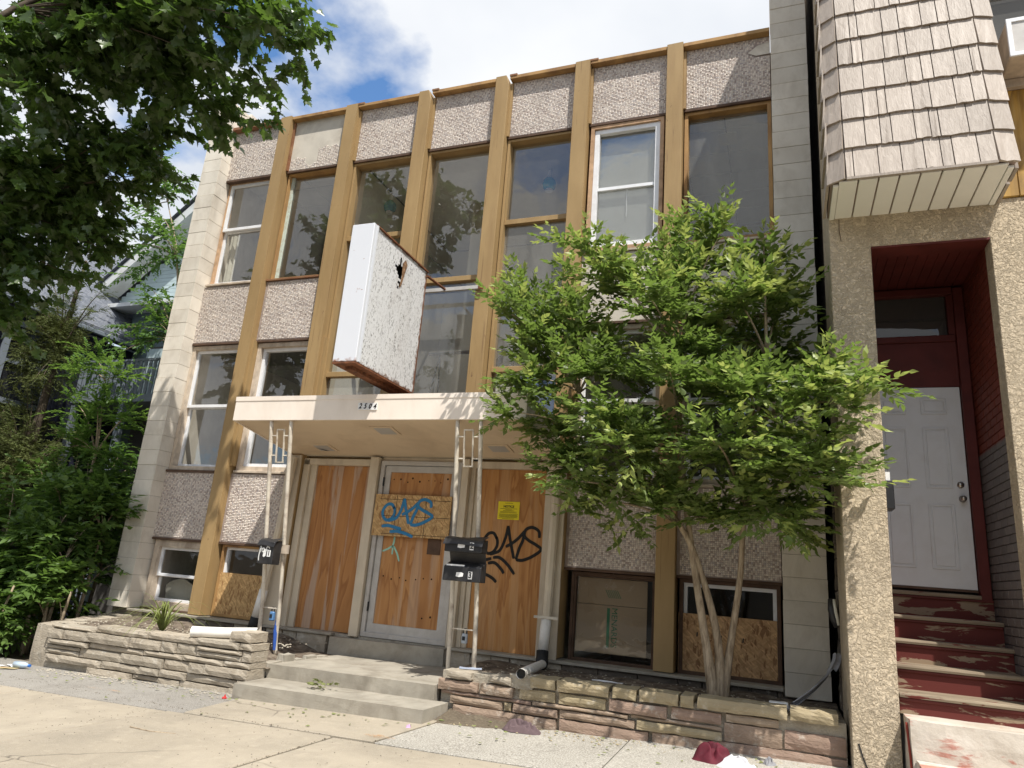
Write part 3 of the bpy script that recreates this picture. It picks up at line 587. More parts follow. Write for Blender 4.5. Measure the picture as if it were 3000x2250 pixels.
# curtains
def curtain(name, mat, x0, x1, z0, z1, y, folds, label):
    MB().grid(lambda u, v: (x0 + (x1 - x0) * u, y + .018 * math.sin(u * folds * 6.283) * (1 - .35 * v), z0 + (z1 - z0) * v), int(folds * 8), 3).build(name, mat, None, smooth=True, label=label, cat='curtain')
curtain('curtain', 'curtain_blue', 5.20, 5.80, 2.45, 3.48, GY + .14, 7, 'dark blue curtain hanging behind the low hall window beside the tree')
curtain('curtain', 'curtain_cream', 4.96, 5.20, 2.45, 3.48, GY + .15, 3, 'grubby pale curtain hanging beside the dark blue one in the hall')
curtain('curtain', 'curtain_cream', .42, .58, 4.97, 5.84, GY + .12, 2, 'narrow pale curtain in the upper sash window beside the pale pilaster')
box('roller_blind', 'blind_grey', None, 6.14, 6.85, GY + .015, GY + .02, 4.99, 6.54, label='grey roller blind drawn down behind the white vinyl window', cat='blind')
MB().tube([(6.50, GY - .005, 5.76), (6.497, GY - .006, 5.60), (6.503, GY - .004, 5.50), (6.499, GY - .005, 5.40)], .006, 5).build('blind_cord', 'white_vinyl', None, label='short white pull cord hanging in front of the grey roller blind', cat='cord')
# hanging lamps
MT['lamp_blue'] = painted('teal_glass', (.06, .34, .42), .1, 4, .15, .0, 40, spec=.6)
for x, z, lb in ((5.19, 6.54, 'teal globe pendant lamp behind the hall glass nearest the white window'), (2.63, 6.50, 'teal globe pendant lamp behind the hall glass above the projecting sign')):
    e = empty('pendant_lamp', (x, 1.2, z - .12), label=lb, cat='lamp', group='globe pendant lamps in the stair hall')
    MB().lathe([(.0, .19), (.045, .185), (.085, .14), (.1, .085), (.085, .03), (.05, .0)], (x, 1.2, z - .08), 18).build('globe', 'lamp_blue', e, smooth=True)
    MB().lathe([(.0, -.02), (.05, -.02), (.05, .012), (.0, .012)], (x, 1.2, z - .085), 14).build('lower_ring', 'white_vinyl', e); MB().tube([(x, 1.2, z + .1), (x, 1.2, z + .22)], .03, 10).build('neck', 'white_vinyl', e); MB().tube([(x, 1.2, z + .2), (x, 1.2, 6.82)], .006, 6).build('stem', 'white_vinyl', e)

# ------------------------------------------------------------------ entrance under the canopy
def post(name, x0, x1, y0, z0, z1, mat='beige_paint', y1=.30): return box(name, mat, BLD, x0, x1, y0, y1, z0, z1, bevel=.004)
post('entrance_post', 2.405, 2.61, .055, .43, 2.44, y1=.078); post('jamb', 2.612, 2.70, .12, .43, 2.40); post('jamb', 2.702, 2.79, .155, .43, 2.37)
post('entrance_post', 3.605, 3.72, .05, .42, 2.43); post('entrance_post', 4.80, 4.885, .06, .42, 2.43); post('jamb', 4.887, 4.94, .13, .43, 2.40); post('jamb', 4.942, 4.995, .155, .43, 2.38)
post('entrance_post', 5.80, 6.02, .055, .42, 2.44, y1=.078)
box('header', 'beige_paint', BLD, 2.62, 3.60, .12, .34, 2.335, 2.41); box('header', 'beige_paint', BLD, 4.89, 5.79, .12, .34, 2.335, 2.41); box('header', 'beige_paint', BLD, 3.73, 4.79, .13, .34, 2.40, 2.44)
box('spandrel', 'beige_paint', BLD, 2.60, 5.82, .13, .34, 2.445, 2.60)
PLA = box('boarding_sheet', 'ply_a', BLD, 2.792, 3.603, .18, .20, .435, 2.333); PLC = box('boarding_sheet', 'ply_c', BLD, 4.997, 5.798, .17, .19, .435, 2.333)
DR = MB().frame(3.735, 4.785, .43, 2.395, .09, .20, .05).build('door', 'alu', BLD, bevel=.003)
MB().frame(3.79, 4.73, .445, 2.34, .115, .165, .075, .13).build('door_stile', 'alu', DR, bevel=.003); PLB = box('boarding_sheet', 'ply_b', DR, 3.866, 4.655, .128, .14, .575, 2.264)
OSB = box('boarding_sheet', 'osb', BLD, 3.733, 4.71, .062, .085, 1.53, 2.0, bevel=.002)
for z in (2.15, .75): MB().tube([(3.787, .10, z - .05), (3.787, .10, z + .05)], .012, 8).build('hinge', 'iron', DR)
box('kick_plate', 'dark_wood', DR, 4.44, 4.60, .118, .127, 1.36, 1.53)
MT['line_pen'] = flat('marker_line', (.03, .025, .02), .9)
for z in (1.555, 1.755, 1.945): box('pen_line', 'line_pen', OSB, 3.86 if z < 1.9 else 3.80, 4.705, .0603, .0617, z - .0025, z + .0025)
for x in (4.02, 4.40): box('pen_line', 'line_pen', OSB, x - .0025, x + .0025, .0600, .0616, 1.535, 1.99)
# knots and fastener holes
MT['hole'] = flat('screw_hole', (.035, .015, .008), .9); rr = random.Random(3)
for q in [(3.92 + .085 * k + rr.uniform(-.02, .02), 2.18 + rr.uniform(-.03, .03)) for k in range(9)] + [(3.92 + .1 * k + rr.uniform(-.02, .02), 1.08 + rr.uniform(-.02, .02)) for k in range(7)] + [(4.46, .68), (4.56, .70)]:
    MB().tube([(q[0], .1265, q[1]), (q[0], .1285, q[1])], rr.uniform(.006, .013), 8).build('screw_hole', 'hole', PLB)
# spray-can lettering: soft-edged ribbons just off the boards
def spray_mat(name, col):
    k = NT(name); a = k.n("ShaderNodeAttribute", attribute_name="Col"); s = k.n("ShaderNodeSeparateColor"); k.l(a.outputs["Color"], s.inputs[0])
    al = k.math('MULTIPLY', k.ramp(k.math('ADD', s.outputs[0], k.math('MULTIPLY', k.noise(90, 4, .7), .25)), [(.22, 0), (.62, 1)]), .93); k.prin(col, .6, 0, .25, None, al); return k.m
MT['spray_blue'] = spray_mat('blue_spray', (.035, .21, .42)); MT['spray_black'] = spray_mat('black_spray', (.015, .015, .014)); MT['spray_mint'] = spray_mat('mint_spray', (.33, .62, .50)); MT['white_scrawl'] = spray_mat('white_scrawl', (.75, .75, .73))
def catmull(P, n=10):
    P = [Vector(p) for p in P]; P = [P[0] * 2 - P[1]] + P + [P[-1] * 2 - P[-2]]; out = []
    for i in range(1, len(P) - 2):
        for k in range(n):
            t = k / n; a, b, c, d = P[i - 1:i + 3]
            out.append(.5 * ((2 * b) + (c - a) * t + (2 * a - 5 * b + 4 * c - d) * t * t + (3 * b - a - 3 * c + d) * t ** 3))
    return out + [P[-2]]
def stroke(pts, w, y, mat, parent, name='graffiti_stroke'):
    C = catmull([(p[0], p[1], 0) for p in pts]); V = []; A = []; F = []
    for i, c in enumerate(C):
        t = (C[min(i + 1, len(C) - 1)] - C[max(i - 1, 0)]).normalized(); n = Vector((-t.y, t.x, 0)); e = min(1, i / 3, (len(C) - 1 - i) / 3) 
        for s, al in ((-1.25, 0), (-.55, 1), (.55, 1), (1.25, 0)):
            q = c + n * (s * w * .5); V.append((q.x, y, q.y)); A.append((al * (.35 + .65 * e),) * 3)
    for i in range(len(C) - 1):
        for k in range(3): F.append((i * 4 + k, i * 4 + k + 1, i * 4 + k + 5, i * 4 + k + 4))
    return mesh_np(name, np.array(V), np.array(F), mat, parent, np.array(A))
def tagstrokes(x0, z0, w, h, wd, y0, mat, parent, under):
    g = lambda L: [(x0 + w * a, z0 + h * b) for a, b in L]; n = 0
    S = [[(.24, .62), (.18, .76), (.09, .74), (.02, .55), (.03, .36), (.10, .22), (.19, .26), (.25, .42), (.25, .58), (.22, .68)],
         [(.14, .20), (.22, .24), (.31, .33), (.38, .62), (.42, .98)], [(.42, .98), (.46, .66), (.52, .30), (.55, .12)], [(.40, .42), (.50, .52), (.60, .66), (.70, .86)],
         [(.70, .86), (.68, .62), (.63, .40), (.585, .10)], [(.585, .10), (.70, .10), (.86, .22), (.985, .40), (.90, .52), (.78, .62), (.70, .74), (.72, .90), (.82, .97), (.93, .88), (.95, .70)]] + under
    for L in S: stroke(g(L), wd, y0 - .0007 * n, mat, parent); n += 1
tagstrokes(3.84, 1.635, .66, .33, .034, .0606, 'spray_blue', OSB, [[(.03, .0), (.16, .03), (.30, -.02), (.42, -.07)], [(.20, -.17), (.36, -.15), (.52, -.21), (.66, -.31)]])
tagstrokes(5.08, 1.33, .685, .40, .032, .1687, 'spray_black', PLC, [[(.20, .12), (.32, .12), (.46, -.05), (.58, -.28)], [(.12, -.04), (.24, -.02), (.36, -.18), (.40, -.28)], [(-.03, -.34), (.10, -.34), (.22, -.42), (.29, -.52)], [(-.02, .17), (.06, .05), (.18, .09)]])
for L in ([(4.01, 1.53), (4.005, 1.46), (3.99, 1.41)], [(3.87, 1.36), (3.94, 1.39), (4.0, 1.42), (4.06, 1.35), (4.10, 1.26)], [(4.0, 1.42), (4.0, 1.33)]): stroke(L, .02, .1265, 'spray_mint', PLB)
# condemnation notice stapled to the right-hand board
MT['yellow_paper'] = flat('yellow_paper', (.80, .66, .03), .7); MT['ink'] = flat('black_ink', (.02, .02, .02), .8)
NTC = box('notice', 'yellow_paper', None, 5.232, 5.482, .163, .1655, 1.787, 1.982, label='yellow paper notice stapled to the boarded entrance above black graffiti', cat='notice')
text_mesh('NOTICE', .034, 'heading', 'ink', NTC, (5.357, .1622, 1.927), RX, fat=.0015)
for k, (w_, z) in enumerate(((.09, 1.964), (.20, 1.905), (.08, 1.894), (.13, 1.884), (.19, 1.872), (.20, 1.861), (.22, 1.845), (.21, 1.836), (.22, 1.827), (.20, 1.818), (.22, 1.809), (.14, 1.797))): box('text_line', 'ink', NTC, 5.357 - w_ / 2, 5.357 + w_ / 2, .1615, .1628, z - .0016, z + .0016)

# ------------------------------------------------------------------ canopy
CB = lambda y: 2.64 - (y + 1.0) * .168      # underside rises towards the street
CT = lambda y: 2.894 - (y + 1.0) * .168
CN = MB().prism([(-1.0, CB(-1)), (.12, CB(.12)), (.12, CT(.12)), (-1.0, CT(-1))], 'x', 2.452, 5.902).build('canopy', 'soffit_bounce_tan', BLD, bevel=.003)
MB().prism([(-1.022, CB(-1) - .012), (-1.001, CB(-1) - .012), (-1.001, CT(-1) + .006), (-1.022, CT(-1) + .006)], 'x', 2.44, 5.914).build('fascia', 'canopy', CN, bevel=.003)
MB().prism([(-1.028, CT(-1) - .045), (-1.0225, CT(-1) - .047), (-1.0225, CT(-1) + .004), (-1.028, CT(-1) + .004)], 'x', 2.44, 5.914).build('fascia_lip', 'canopy', CN)
for x0, x1 in ((2.44, 2.4515), (5.9025, 5.914)): MB().prism([(-1.0, CB(-1) - .012), (.10, CB(.10) - .012), (.10, CT(.10) + .006), (-1.0, CT(-1) + .006)], 'x', x0, x1).build('fascia', 'canopy', CN)
MB().prism([(-1.0, CT(-1) + .001), (.119, CT(.119) + .001), (.119, CT(.119) + .012), (-1.0, CT(-1) + .012)], 'x', 2.46, 5.89).build('canopy_roofing', 'dark_wood', CN)
MT['lens'] = flat('frosted_lens', (.42, .40, .38), .5); 
for x, y, broken in ((4.215, -.70, 0), (5.33, -.20, 0), (3.08, -.16, 1)):
    L = MB().add([(x + a * .135, y + b * .115, CB(y + b * .115) - h) for h in (.0015, .010) for a, b in ((-1, -1), (1, -1), (1, 1), (-1, 1))], [(0, 3, 2, 1), (4, 5, 6, 7), (0, 1, 5, 4), (1, 2, 6, 5), (2, 3, 7, 6), (3, 0, 4, 7)]).build('recessed_light', 'soffit_bounce_tan', CN)
    q = .085
    MB().add([(x + a * q * 1.15, y + b * q, CB(y + b * q) - h) for h in (.0105, .013) for a, b in ((-1, -1), (1, -1), (1, 1), (-1, 1))], [(0, 3, 2, 1), (4, 5, 6, 7), (0, 1, 5, 4), (1, 2, 6, 5), (2, 3, 7, 6), (3, 0, 4, 7)]).build('lens', 'lens', L)
    if broken: MB().add([(x - .09, y - .08, CB(y) - .02), (x + .02, y + .085, CB(y) - .028), (x - .02, y + .085, CB(y) - .029)], [(0, 1, 2)]).build('broken_gap', 'iron', L)
# house number tiles 2504
MT['tile_white'] = flat('enamel_tile', (.80, .80, .79), .3)
for k, ch in enumerate('2504'):
    x = 4.055 + .0575 * k; t = box('number_tile', 'tile_white', CN, x, x + .055, -1.032, -1.0225, 2.735 - .002 * k, 2.808 - .002 * k, bevel=.0015)
    text_mesh(ch, .076, 'digit', 'ink', t, (x + .0275, -1.0328, 2.7715 - .002 * k), RX, shear=.25, sx=.85, fat=.003)
# pipe posts that lean out to the canopy edge, a little buckled near the foot
def cpost(xt, xb, zb, bx=.0, paint=None):
    y_of = lambda z: -.60 + (-.985 + .60) * (z - .24) / (2.625 - .24)
    P = []
    for z in (zb - .03, zb + .12, .55, .72, .95, 1.4, 1.9, 2.3, 2.634):
        f = (z - zb) / (2.63 - zb); x = xb + (xt - xb) * f
        k = bx * max(0, 1 - abs(z - .35) / .45); P.append((x - k, y_of(z) + .0, z))
    return MB().tube([tuple(p) for p in catmull(P, 3)], .0215, 10).build('canopy_post', 'pipe_beige', BLD, smooth=True)
posts = [cpost(2.95, 2.985, .32, .035), cpost(3.21, 3.20, .243, .03), cpost(5.19, 5.187, .235, .02), cpost(5.44, 5.442, .241, .01)]
yp = lambda z: -.60 - .385 * (z - .24) / 2.385
for (xa, xb) in ((2.955, 3.207), (5.19, 5.438)):
    xm = (xa + xb) / 2; orn = MB()
    orn.frame(xm - .052, xm + .052, 2.18, 2.54, -.008, .008, .012)
    orn.v = [(x, y + yp(z), z) for x, y, z in orn.v]; o = orn.build('post_ornament', 'pipe_beige', BLD)
    for z in (2.26, 2.47):
        for a, b in ((xa + .012, xm - .05), (xm + .05, xb - .012)): box('stay', 'pipe_beige', o, a, b, yp(z) - .006, yp(z) + .006, z - .006, z + .006)
    box('stay', 'pipe_beige', o, xa, xb, yp(.68) - .006, yp(.68) + .006, .674, .686)
MT['blue_spatter'] = spray_mat('blue_spatter', (.03, .10, .45))
mb = MB().tube([(3.185, yp(.45) - .003, .27), (3.17, yp(.5) - .003, .45), (3.185, yp(.6) - .003, .70)], [.014, .0222, .012], 8); mb.build('paint_splash', flat('blue_paint', (.04, .11, .42), .5), posts[1])
box('mailbox_bracket', 'weather_wood', posts[1], 3.15, 3.30, yp(1.3) - .03, yp(1.3) - .0235, 1.24, 1.33)
# downpipes
def downpipe(P, mat='beige_paint', r=.042): return MB().tube(P, r, 8).build('downpipe', mat, BLD)
d1 = downpipe([(2.55, .0, 2.40), (2.50, -.005, 1.6), (2.43, -.015, .80)], 'beige_paint', .045); MB().tube([(2.432, -.015, .82), (2.385, -.025, .50)], .052, 14).build('pvc_sleeve', 'pvc', d1, smooth=True); MB().tube([(2.388, -.025, .51), (2.36, -.03, .35)], .058, 14).build('rubber_boot', 'rubber', d1, smooth=True)
d2 = downpipe([(5.945, -.0, 2.42), (5.93, -.0, 1.5), (5.918, -.005, .80)], 'beige_paint', .048); MB().tube([(5.918, -.005, .83), (5.90, -.012, .50)], .052, 14).build('pvc_sleeve', 'pvc', d2, smooth=True); MB().tube([(5.90, -.012, .51), (5.905, -.03, .44), (5.94, -.14, .40)], .06, 14).build('rubber_boot', 'rubber', d2, smooth=True)
box('strap', 'pipe_beige', d2, 5.80, 6.05, -.06, -.05, .815, .84)
MB().tube([(5.94, -.10, .40), (6.02, -.65, .415), (6.11, -1.235, .43)], .040, 14, cap=False).build('drain_pipe', 'pvc', d2, smooth=True); MB().tube([(6.10, -1.15, .428), (6.108, -1.205, .4295)], .034, 12).build('pipe_mouth_shade', 'rubber', d2)  # black plug paints the shade inside the open drain pipe

# ------------------------------------------------------------------ foundation strip
F = box('foundation', 'mortar', BLD, .0, 8.5, .10, .40, .1, .425)
x = .34; k = 0
while x < 8.1:
    w_ = random.uniform(.16, .42); w_ = min(w_, 8.13 - x)
    if not (3.40 < x + w_ / 2 < 4.86): rough_box('foundation_stone', 'dark_rubble' if x > 5.9 or x < 2.4 and k % 2 else 'stone_l', F, x, x + w_ - .012, .03, .13, .21 + random.uniform(-.03, .02), .40, .012, 2, k)
    x += w_; k += 1
box('ledge', 'concrete', F, .34, 3.41, .01, .30, .405, .432, bevel=.004); box('ledge', 'concrete', F, 4.86, 8.13, .0, .30, .405, .432, bevel=.004)

# ------------------------------------------------------------------ entrance steps
ST = empty('entrance_steps', (4.5, -1.0, .0), label='worn concrete entrance steps with a broad landing under the canopy', cat='steps')
def tilt(o, s=.012):       # the whole flight has settled with the pavement
    for v in o.data.vertices: v.co.z += v.co.x * s
    return o
def conc(name, x0, x1, y0, y1, z0, z1, seed):
    o = rough_box(name, 'concrete', ST, x0, x1, y0, y1, z0, z1, .004, 4, seed, .0); return tilt(o)
conc('step', 3.60, 5.465, -1.66, -1.19, -.06, .114, 1); conc('landing', 3.575, 5.33, -1.20, .06, -.06, .235, 2); conc('threshold', 3.42, 4.83, -.02, .35, .2, .405, 3)

# ------------------------------------------------------------------ planters of split stone
PL = empty('planter_wall', (2.2, -1.4, -.05), label='low planter wall of pale split limestone holding the grass clump', cat='wall', group='stone planters before the facade')
core = box('wall_core', 'mortar', PL, .98, 3.56, -1.41, -1.22, -.12, .34)
rows = [(-.10, .0), (.005, .075), (.08, .17), (.175, .225), (.23, .325), (.33, .395)]
sd = 10
for ri, (z0, z1) in enumerate(rows):
    x = .93 + .04 * (ri % 2)
    if ri == 0: x = 1.6
    while x < 3.55:
        w_ = random.uniform(.18, .62) if z1 - z0 > .065 else random.uniform(.4, .8); w_ = min(w_, 3.575 - x)
        if 3.575 - x - w_ < .1: w_ = 3.575 - x
        if ri == 5 and (x < 1.2): z1_ = .36
        else: z1_ = z1
        tl = .014 * (x + w_ / 2 - 2.2)
        if w_ > .3 and z1 - z0 > .08 and random.random() < .4:
            zm = (z0 + z1) / 2; rough_box('stone', 'stone_l', PL, x, x + w_ - .012, -1.45 - random.uniform(-.01, .025), -1.2, z0 + tl, zm - .005 + tl, .006, 2, sd); rough_box('stone', 'stone_l', PL, x, x + w_ - .012, -1.45 - random.uniform(-.01, .03), -1.2, zm + .005 + tl, z1_ - .012 + tl, .006, 2, sd + 1); sd += 2
        else:
            rough_box('stone', 'stone_l', PL, x, x + w_ - .012, -1.45 - random.uniform(-.012, .03), -1.2, z0 + tl, z1_ - .008 + tl, .007, 2, sd); sd += 1
        x += w_
for k in range(6):      # return towards the building corner
    t0, t1 = k / 6, (k + 1) / 6; rough_box('stone', 'stone_l', PL, .80 - .62 * t1, 1.0 - .62 * t0, -1.42 + 1.42 * t0, -1.42 + 1.42 * t1, -.10, .325 + .035 * t0, .014, 3, sd); sd += 1
rough_box('stone', 'stone_l', PL, 3.30, 3.53, -1.47, -1.2, .415, .50, .012, 3, 77)
SO = MB().grid(lambda u, v: (.55 + 3.06 * u - .45 * v * (1 - u), -1.25 + 1.36 * v, .315 + .03 * mnoise.noise(Vector((u * 9, v * 5, 1))) + .03 * v - .13 * max(0, min(1, (u - .78) / .12))), 40, 14); SO.build('soil', 'soil', None, smooth=True, kind='structure')
for k in range(5): rough_box('broken_edge', 'concrete', ST, 3.50 + .01 * k, 3.60 - .0 * k, -1.2 + .19 * k, -1.02 + .19 * k, .1, .235 + .018 * (4 - k) * (k % 2), .016, 3, 500 + k)
PR = empty('planter_wall', (7.0, -1.1, .0), label='low planter wall of reddish sandstone at the foot of the small tree', cat='wall', group='stone planters before the facade')
box('wall_core', 'mortar', PR, 5.36, 8.54, -1.125, -.95, -.05, .37)
defs = [(.02, .13, [(5.50, 6.42), (6.44, 7.16), (7.18, 7.62), (7.63, 8.545)]), (.135, .20, [(5.46, 5.95), (5.96, 6.03), (6.04, 6.43), (6.44, 7.05), (7.06, 7.70)]), (.135, .265, [(7.71, 8.12), (8.13, 8.545)]),
        (.205, .235, [(5.37, 6.2), (6.21, 7.0), (7.01, 7.70)]), (.24, .325, [(5.34, 5.72), (5.74, 6.04), (6.08, 6.40), (6.42, 6.82), (6.84, 7.3), (7.32, 7.70)]), (.27, .33, [(7.72, 8.10)])]
for z0, z1, L in defs:
    for a, b in L:
        tl = .012 * ((a + b) / 2 - 7); rough_box('stone', 'stone_r' if random.random() < .93 else 'stone_cap', PR, a, b - .012, -1.165 - random.uniform(-.01, .02), -.93, z0 + tl, z1 - .006 + tl, .010, 3, sd); sd += 1
for a, b in ((5.42, 5.66), (5.80, 6.02), (6.18, 6.40), (6.41, 6.84), (6.86, 7.06), (7.08, 7.38), (7.39, 7.50), (7.52, 8.16), (8.17, 8.50)):
    tl = .012 * ((a + b) / 2 - 7); rough_box('cap_stone', 'stone_cap' if a > 5.9 else 'stone_l', PR, a, b - .012, -1.19, -.93, .335 + tl, (.415 if a > 5.9 else .39) + tl, .014, 3, sd); sd += 1
rough_box('mortar_lump', 'mortar', PR, 5.99, 6.20, -1.17, -.93, .31, .405, .03, 4, 5)
MB().grid(lambda u, v: (5.30 + 3.25 * u, -1.0 + 1.12 * v, .335 + .025 * mnoise.noise(Vector((u * 11, v * 5, 4))) + .02 * v), 28, 10).build('soil', 'soil', None, smooth=True, kind='structure')
# dirt drift along the right wall and the steps
MB().grid(lambda u, v: (5.47 + 1.5 * u, -1.62 + .50 * v, gz(5.47 + 1.5 * u) - .02 + .075 * max(0, 1 - u) ** 1.5 * v * (1 + .4 * mnoise.noise(Vector((u * 13, v * 7, 2)))) ), 20, 10).build('dirt_drift', 'earth', None, smooth=True, kind='stuff')
# gravel and crumbs
def crumbs(name, n, fn, r0, r1, mat, label=None):
    V = []; Fq = []; ico = [(0, 0, 1), (.9, 0, .1), (.2, .85, .0), (-.75, .5, .1), (-.7, -.55, 0), (.3, -.85, .1)]
    for k in range(n):
        x, y, z = fn(); r = random.uniform(r0, r1); a = random.uniform(0, 6.28); b = len(V); ca, sa = math.cos(a), math.sin(a)
        for p in ico: V.append((x + r * (p[0] * ca - p[1] * sa), y + r * (p[0] * sa + p[1] * ca), z + r * p[2] * .7))
        for i in range(5): Fq.append((b, b + 1 + i, b + 1 + (i + 1) % 5))
    return mesh_np(name, np.array(V), np.array(Fq), mat, None, kind='stuff')
crumbs('gravel', 260, lambda: ((lambda x: (x, -1.50 - abs(random.gauss(0, .10)), gz(x)))(random.uniform(1.1, 3.6))), .004, .016, 'mortar')
crumbs('gravel', 260, lambda: ((lambda x: (x, -1.22 - abs(random.gauss(0, .14)), gz(x) + .0))(random.uniform(5.5, 8.5))), .004, .013, 'stone_cap')
crumbs('gravel', 420, lambda: (random.uniform(.6, 3.5), random.uniform(-1.2, 0.05), .335), .004, .018, 'mortar'); crumbs('gravel', 350, lambda: (random.uniform(5.4, 8.5), random.uniform(-.9, 0.05), .352), .004, .016, 'mortar')

crumbs('gravel', 900, lambda: ((lambda x: (x, -2.0 - abs(random.gauss(0, .8)), gz(x) + .001))(random.uniform(1.2, 9.2))), .002, .006, 'dark_rubble')
crumbs('gravel', 500, lambda: ((lambda k_: (random.uniform(1.0, 9), -2.4 + random.gauss(0, .012), gz(5) + .0) if k_ < .7 else (5.15 + 1.52 * random.choice((-1, 0, 1)) + random.gauss(0, .012), random.uniform(-3.6, -2.4), gz(5)))(random.random())), .002, .007, 'earth')
# ------------------------------------------------------------------ mailboxes and lock boxes on the posts
def mailbox(x0, x1, z0, z1, yf, dep, label, lid='closed', num='1', facew=.0):
    e = empty('mailbox', ((x0 + x1) / 2, yf + dep / 2, z0), label=label, cat='mailbox', group='black mailboxes on the canopy posts'); ym = yf
    if lid == 'open': MB().prism([(yf, z0), (yf + dep, z0), (yf + dep, z1 + .05), (yf + .01, z1)], 'x', x0, x1).build('body', 'black_plastic', e, bevel=.005)
    else: MB().prism([(yf, z0), (yf + dep, z0), (yf + dep, z1), (yf, z1 - .02)], 'x', x0, x1).build('body', 'black_plastic', e, bevel=.006)
    if lid == 'closed':
        MB().grid(lambda u, v: (x0 - .012 + (x1 - x0 + .024) * u, yf - .018 + (dep + .02) * v, z1 - .012 + .035 * v - (.05 if v < .2 else 0) * (1 - v * 5) + .008 * math.sin(u * 5 + v * 3)), 8, 6).build('lid', 'black_plastic', e, smooth=True)
    else:
        MB().prism([(yf + dep - .01, z1 + .035), (yf + dep + .005, z1 + .03), (yf + dep - .045, z1 + .165), (yf + dep - .06, z1 + .16)], 'x', x0 + .004, x1 - .004).build('lid', 'black_plastic', e, bevel=.004)
        box('envelope', 'tile_white', e, x0 + .02, x0 + .20, yf + .02, yf + .04, z1 - .05, z1 + .018)
    W_ = x1 - x0; cx = x0 + W_ * .74; cz = z0 + (z1 - z0) * .45
    lb = box('number_label', 'tile_white', e, cx - .020, cx + .020, yf - .004, yf - .001, cz - .034, cz + .034); text_mesh(num, .072, 'numeral', 'ink', lb, (cx, yf - .0046, cz), RX, fat=.002)
    MB().add([(x0 + W_ * a, yf - .003, z0 + (z1 - z0) * b) for a, b in ((.36, .32), (.44, .28), (.55, .34), (.56, .56), (.5, .62), (.37, .6))], [(0, 1, 2, 3, 4, 5)]).build('torn_label', 'tile_white', e)
    return e
m1 = mailbox(3.035, 3.225, 1.12, 1.365, -.955, .13, 'black mailbox numbered 1 with white scribble, on the post beside the slanting downpipe', 'closed', '1')
for L in ([(3.06, 1.30), (3.08, 1.27), (3.07, 1.24), (3.10, 1.28), (3.13, 1.26), (3.15, 1.30), (3.18, 1.28)], [(3.065, 1.29), (3.055, 1.20), (3.06, 1.15)], [(3.09, 1.25), (3.12, 1.235), (3.15, 1.27)]): stroke(L, .012, -.959, 'white_scrawl', m1, 'scribble')
mailbox(5.20, 5.575, 1.375, 1.50, -1.02, .15, 'black mailbox numbered 2 with a dented lid, upper of two', 'closed', '2'); mailbox(5.20, 5.575, 1.115, 1.245, -1.0, .14, 'black mailbox numbered 3 with its lid open, under the dented one', 'open', '3')
def lockbox(x, z, y, mat, label):
    e = empty('lock_box', (x, y, z - .11), label=label, cat='lock box', group='key lock boxes on the post stays')
    MB().box(x - .026, x + .026, y - .022, y + .022, z - .11, z - .02).build('case', mat, e, bevel=.008); MB().tube([(x - .016, y, z - .022), (x - .016, y, z + .012), (x - .008, y, z + .024), (x + .008, y, z + .024), (x + .016, y, z + .012), (x + .016, y, z - .022)], .005, 7).build('shackle', 'iron', e, smooth=True); box('dial', 'iron', e, x - .014, x + .014, y - .026, y - .0221, z - .08, z - .045)
lockbox(3.12, .665, yp(.68), flat('blue_lock', (.10, .22, .42), .4), 'blue-splashed key lock box hanging from the bent post stay'); lockbox(5.335, .665, yp(.68), flat('grey_lock', (.38, .42, .46), .35), 'grey key lock box hanging from the stay in front of the boards')

# ------------------------------------------------------------------ projecting sign box
SG = empty('projecting_sign', (4.2, -1.0, 3.08), label='blank white projecting sign box, flaking paint and a rotted hole in its side', cat='sign')
MB().frame(-1.555, -.425, 3.10, 4.535, 0, 0.001, .06)
def signface(x, name, hole):
    """ply face with a ragged hole"""
    y0, y1, z0, z1 = -1.545, -.405, 3.085, 4.545; n, mq = 38, 48; V = []; ids = {}; Fq = []
    hp = lambda y, z: math.hypot((y + .985 + .10 * (z - 4.30)) / (.048 + .035 * math.sin(z * 31)), (z - 4.29) / .17)
    for j in range(mq + 1):
        for i in range(n + 1):
            y = y0 + (y1 - y0) * i / n; z = z0 + (z1 - z0) * j / mq; V.append((x, y, z))
    for j in range(mq):
        for i in range(n):
            cy = y0 + (y1 - y0) * (i + .5) / n; cz_ = z0 + (z1 - z0) * (j + .5) / mq
            if hole and hp(cy, cz_) + .35 * mnoise.noise(Vector((cy * 30, cz_ * 30, 0))) < 1: continue
            a = j * (n + 1) + i; Fq.append((a, a + 1, a + n + 2, a + n + 1))
    return MB().add(V, Fq).build(name, 'sign_white', SG)
signface(4.318, 'face', True); signface(4.088, 'face', False)
MB().prism([(4.07, -1.60), (4.335, -1.60), (4.335, -1.55), (4.07, -1.55)], 'z', 3.075, 4.555).build('end_panel', 'sign_enamel', SG, bevel=.006)
box('edge_strip', 'sign_enamel', SG, 4.32, 4.34, -1.548, -1.52, 3.085, 4.55)
box('back_panel', 'rust', SG, 4.09, 4.316, -.404, -.38, 3.09, 4.545)
box('top_rail', 'rust', SG, 4.072, 4.334, -1.546, -.385, 4.548, 4.562); b_ = box('bottom_rail', 'rust', SG, 4.072, 4.334, -1.60, -.385, 3.055, 3.073); box('bottom_channel', 'rust', SG, 4.16, 4.25, -1.50, -.30, 3.02, 3.054)
box('inner_panel', 'int_dark', SG, 4.19, 4.20, -1.5, -.42, 3.1, 4.53)
MT['rotten'] = painted('rotten_ply', (.26, .15, .08), .4, 25, .9, 1.0, 30, (.08, .04, .02), .7, 20, bdist=.02)
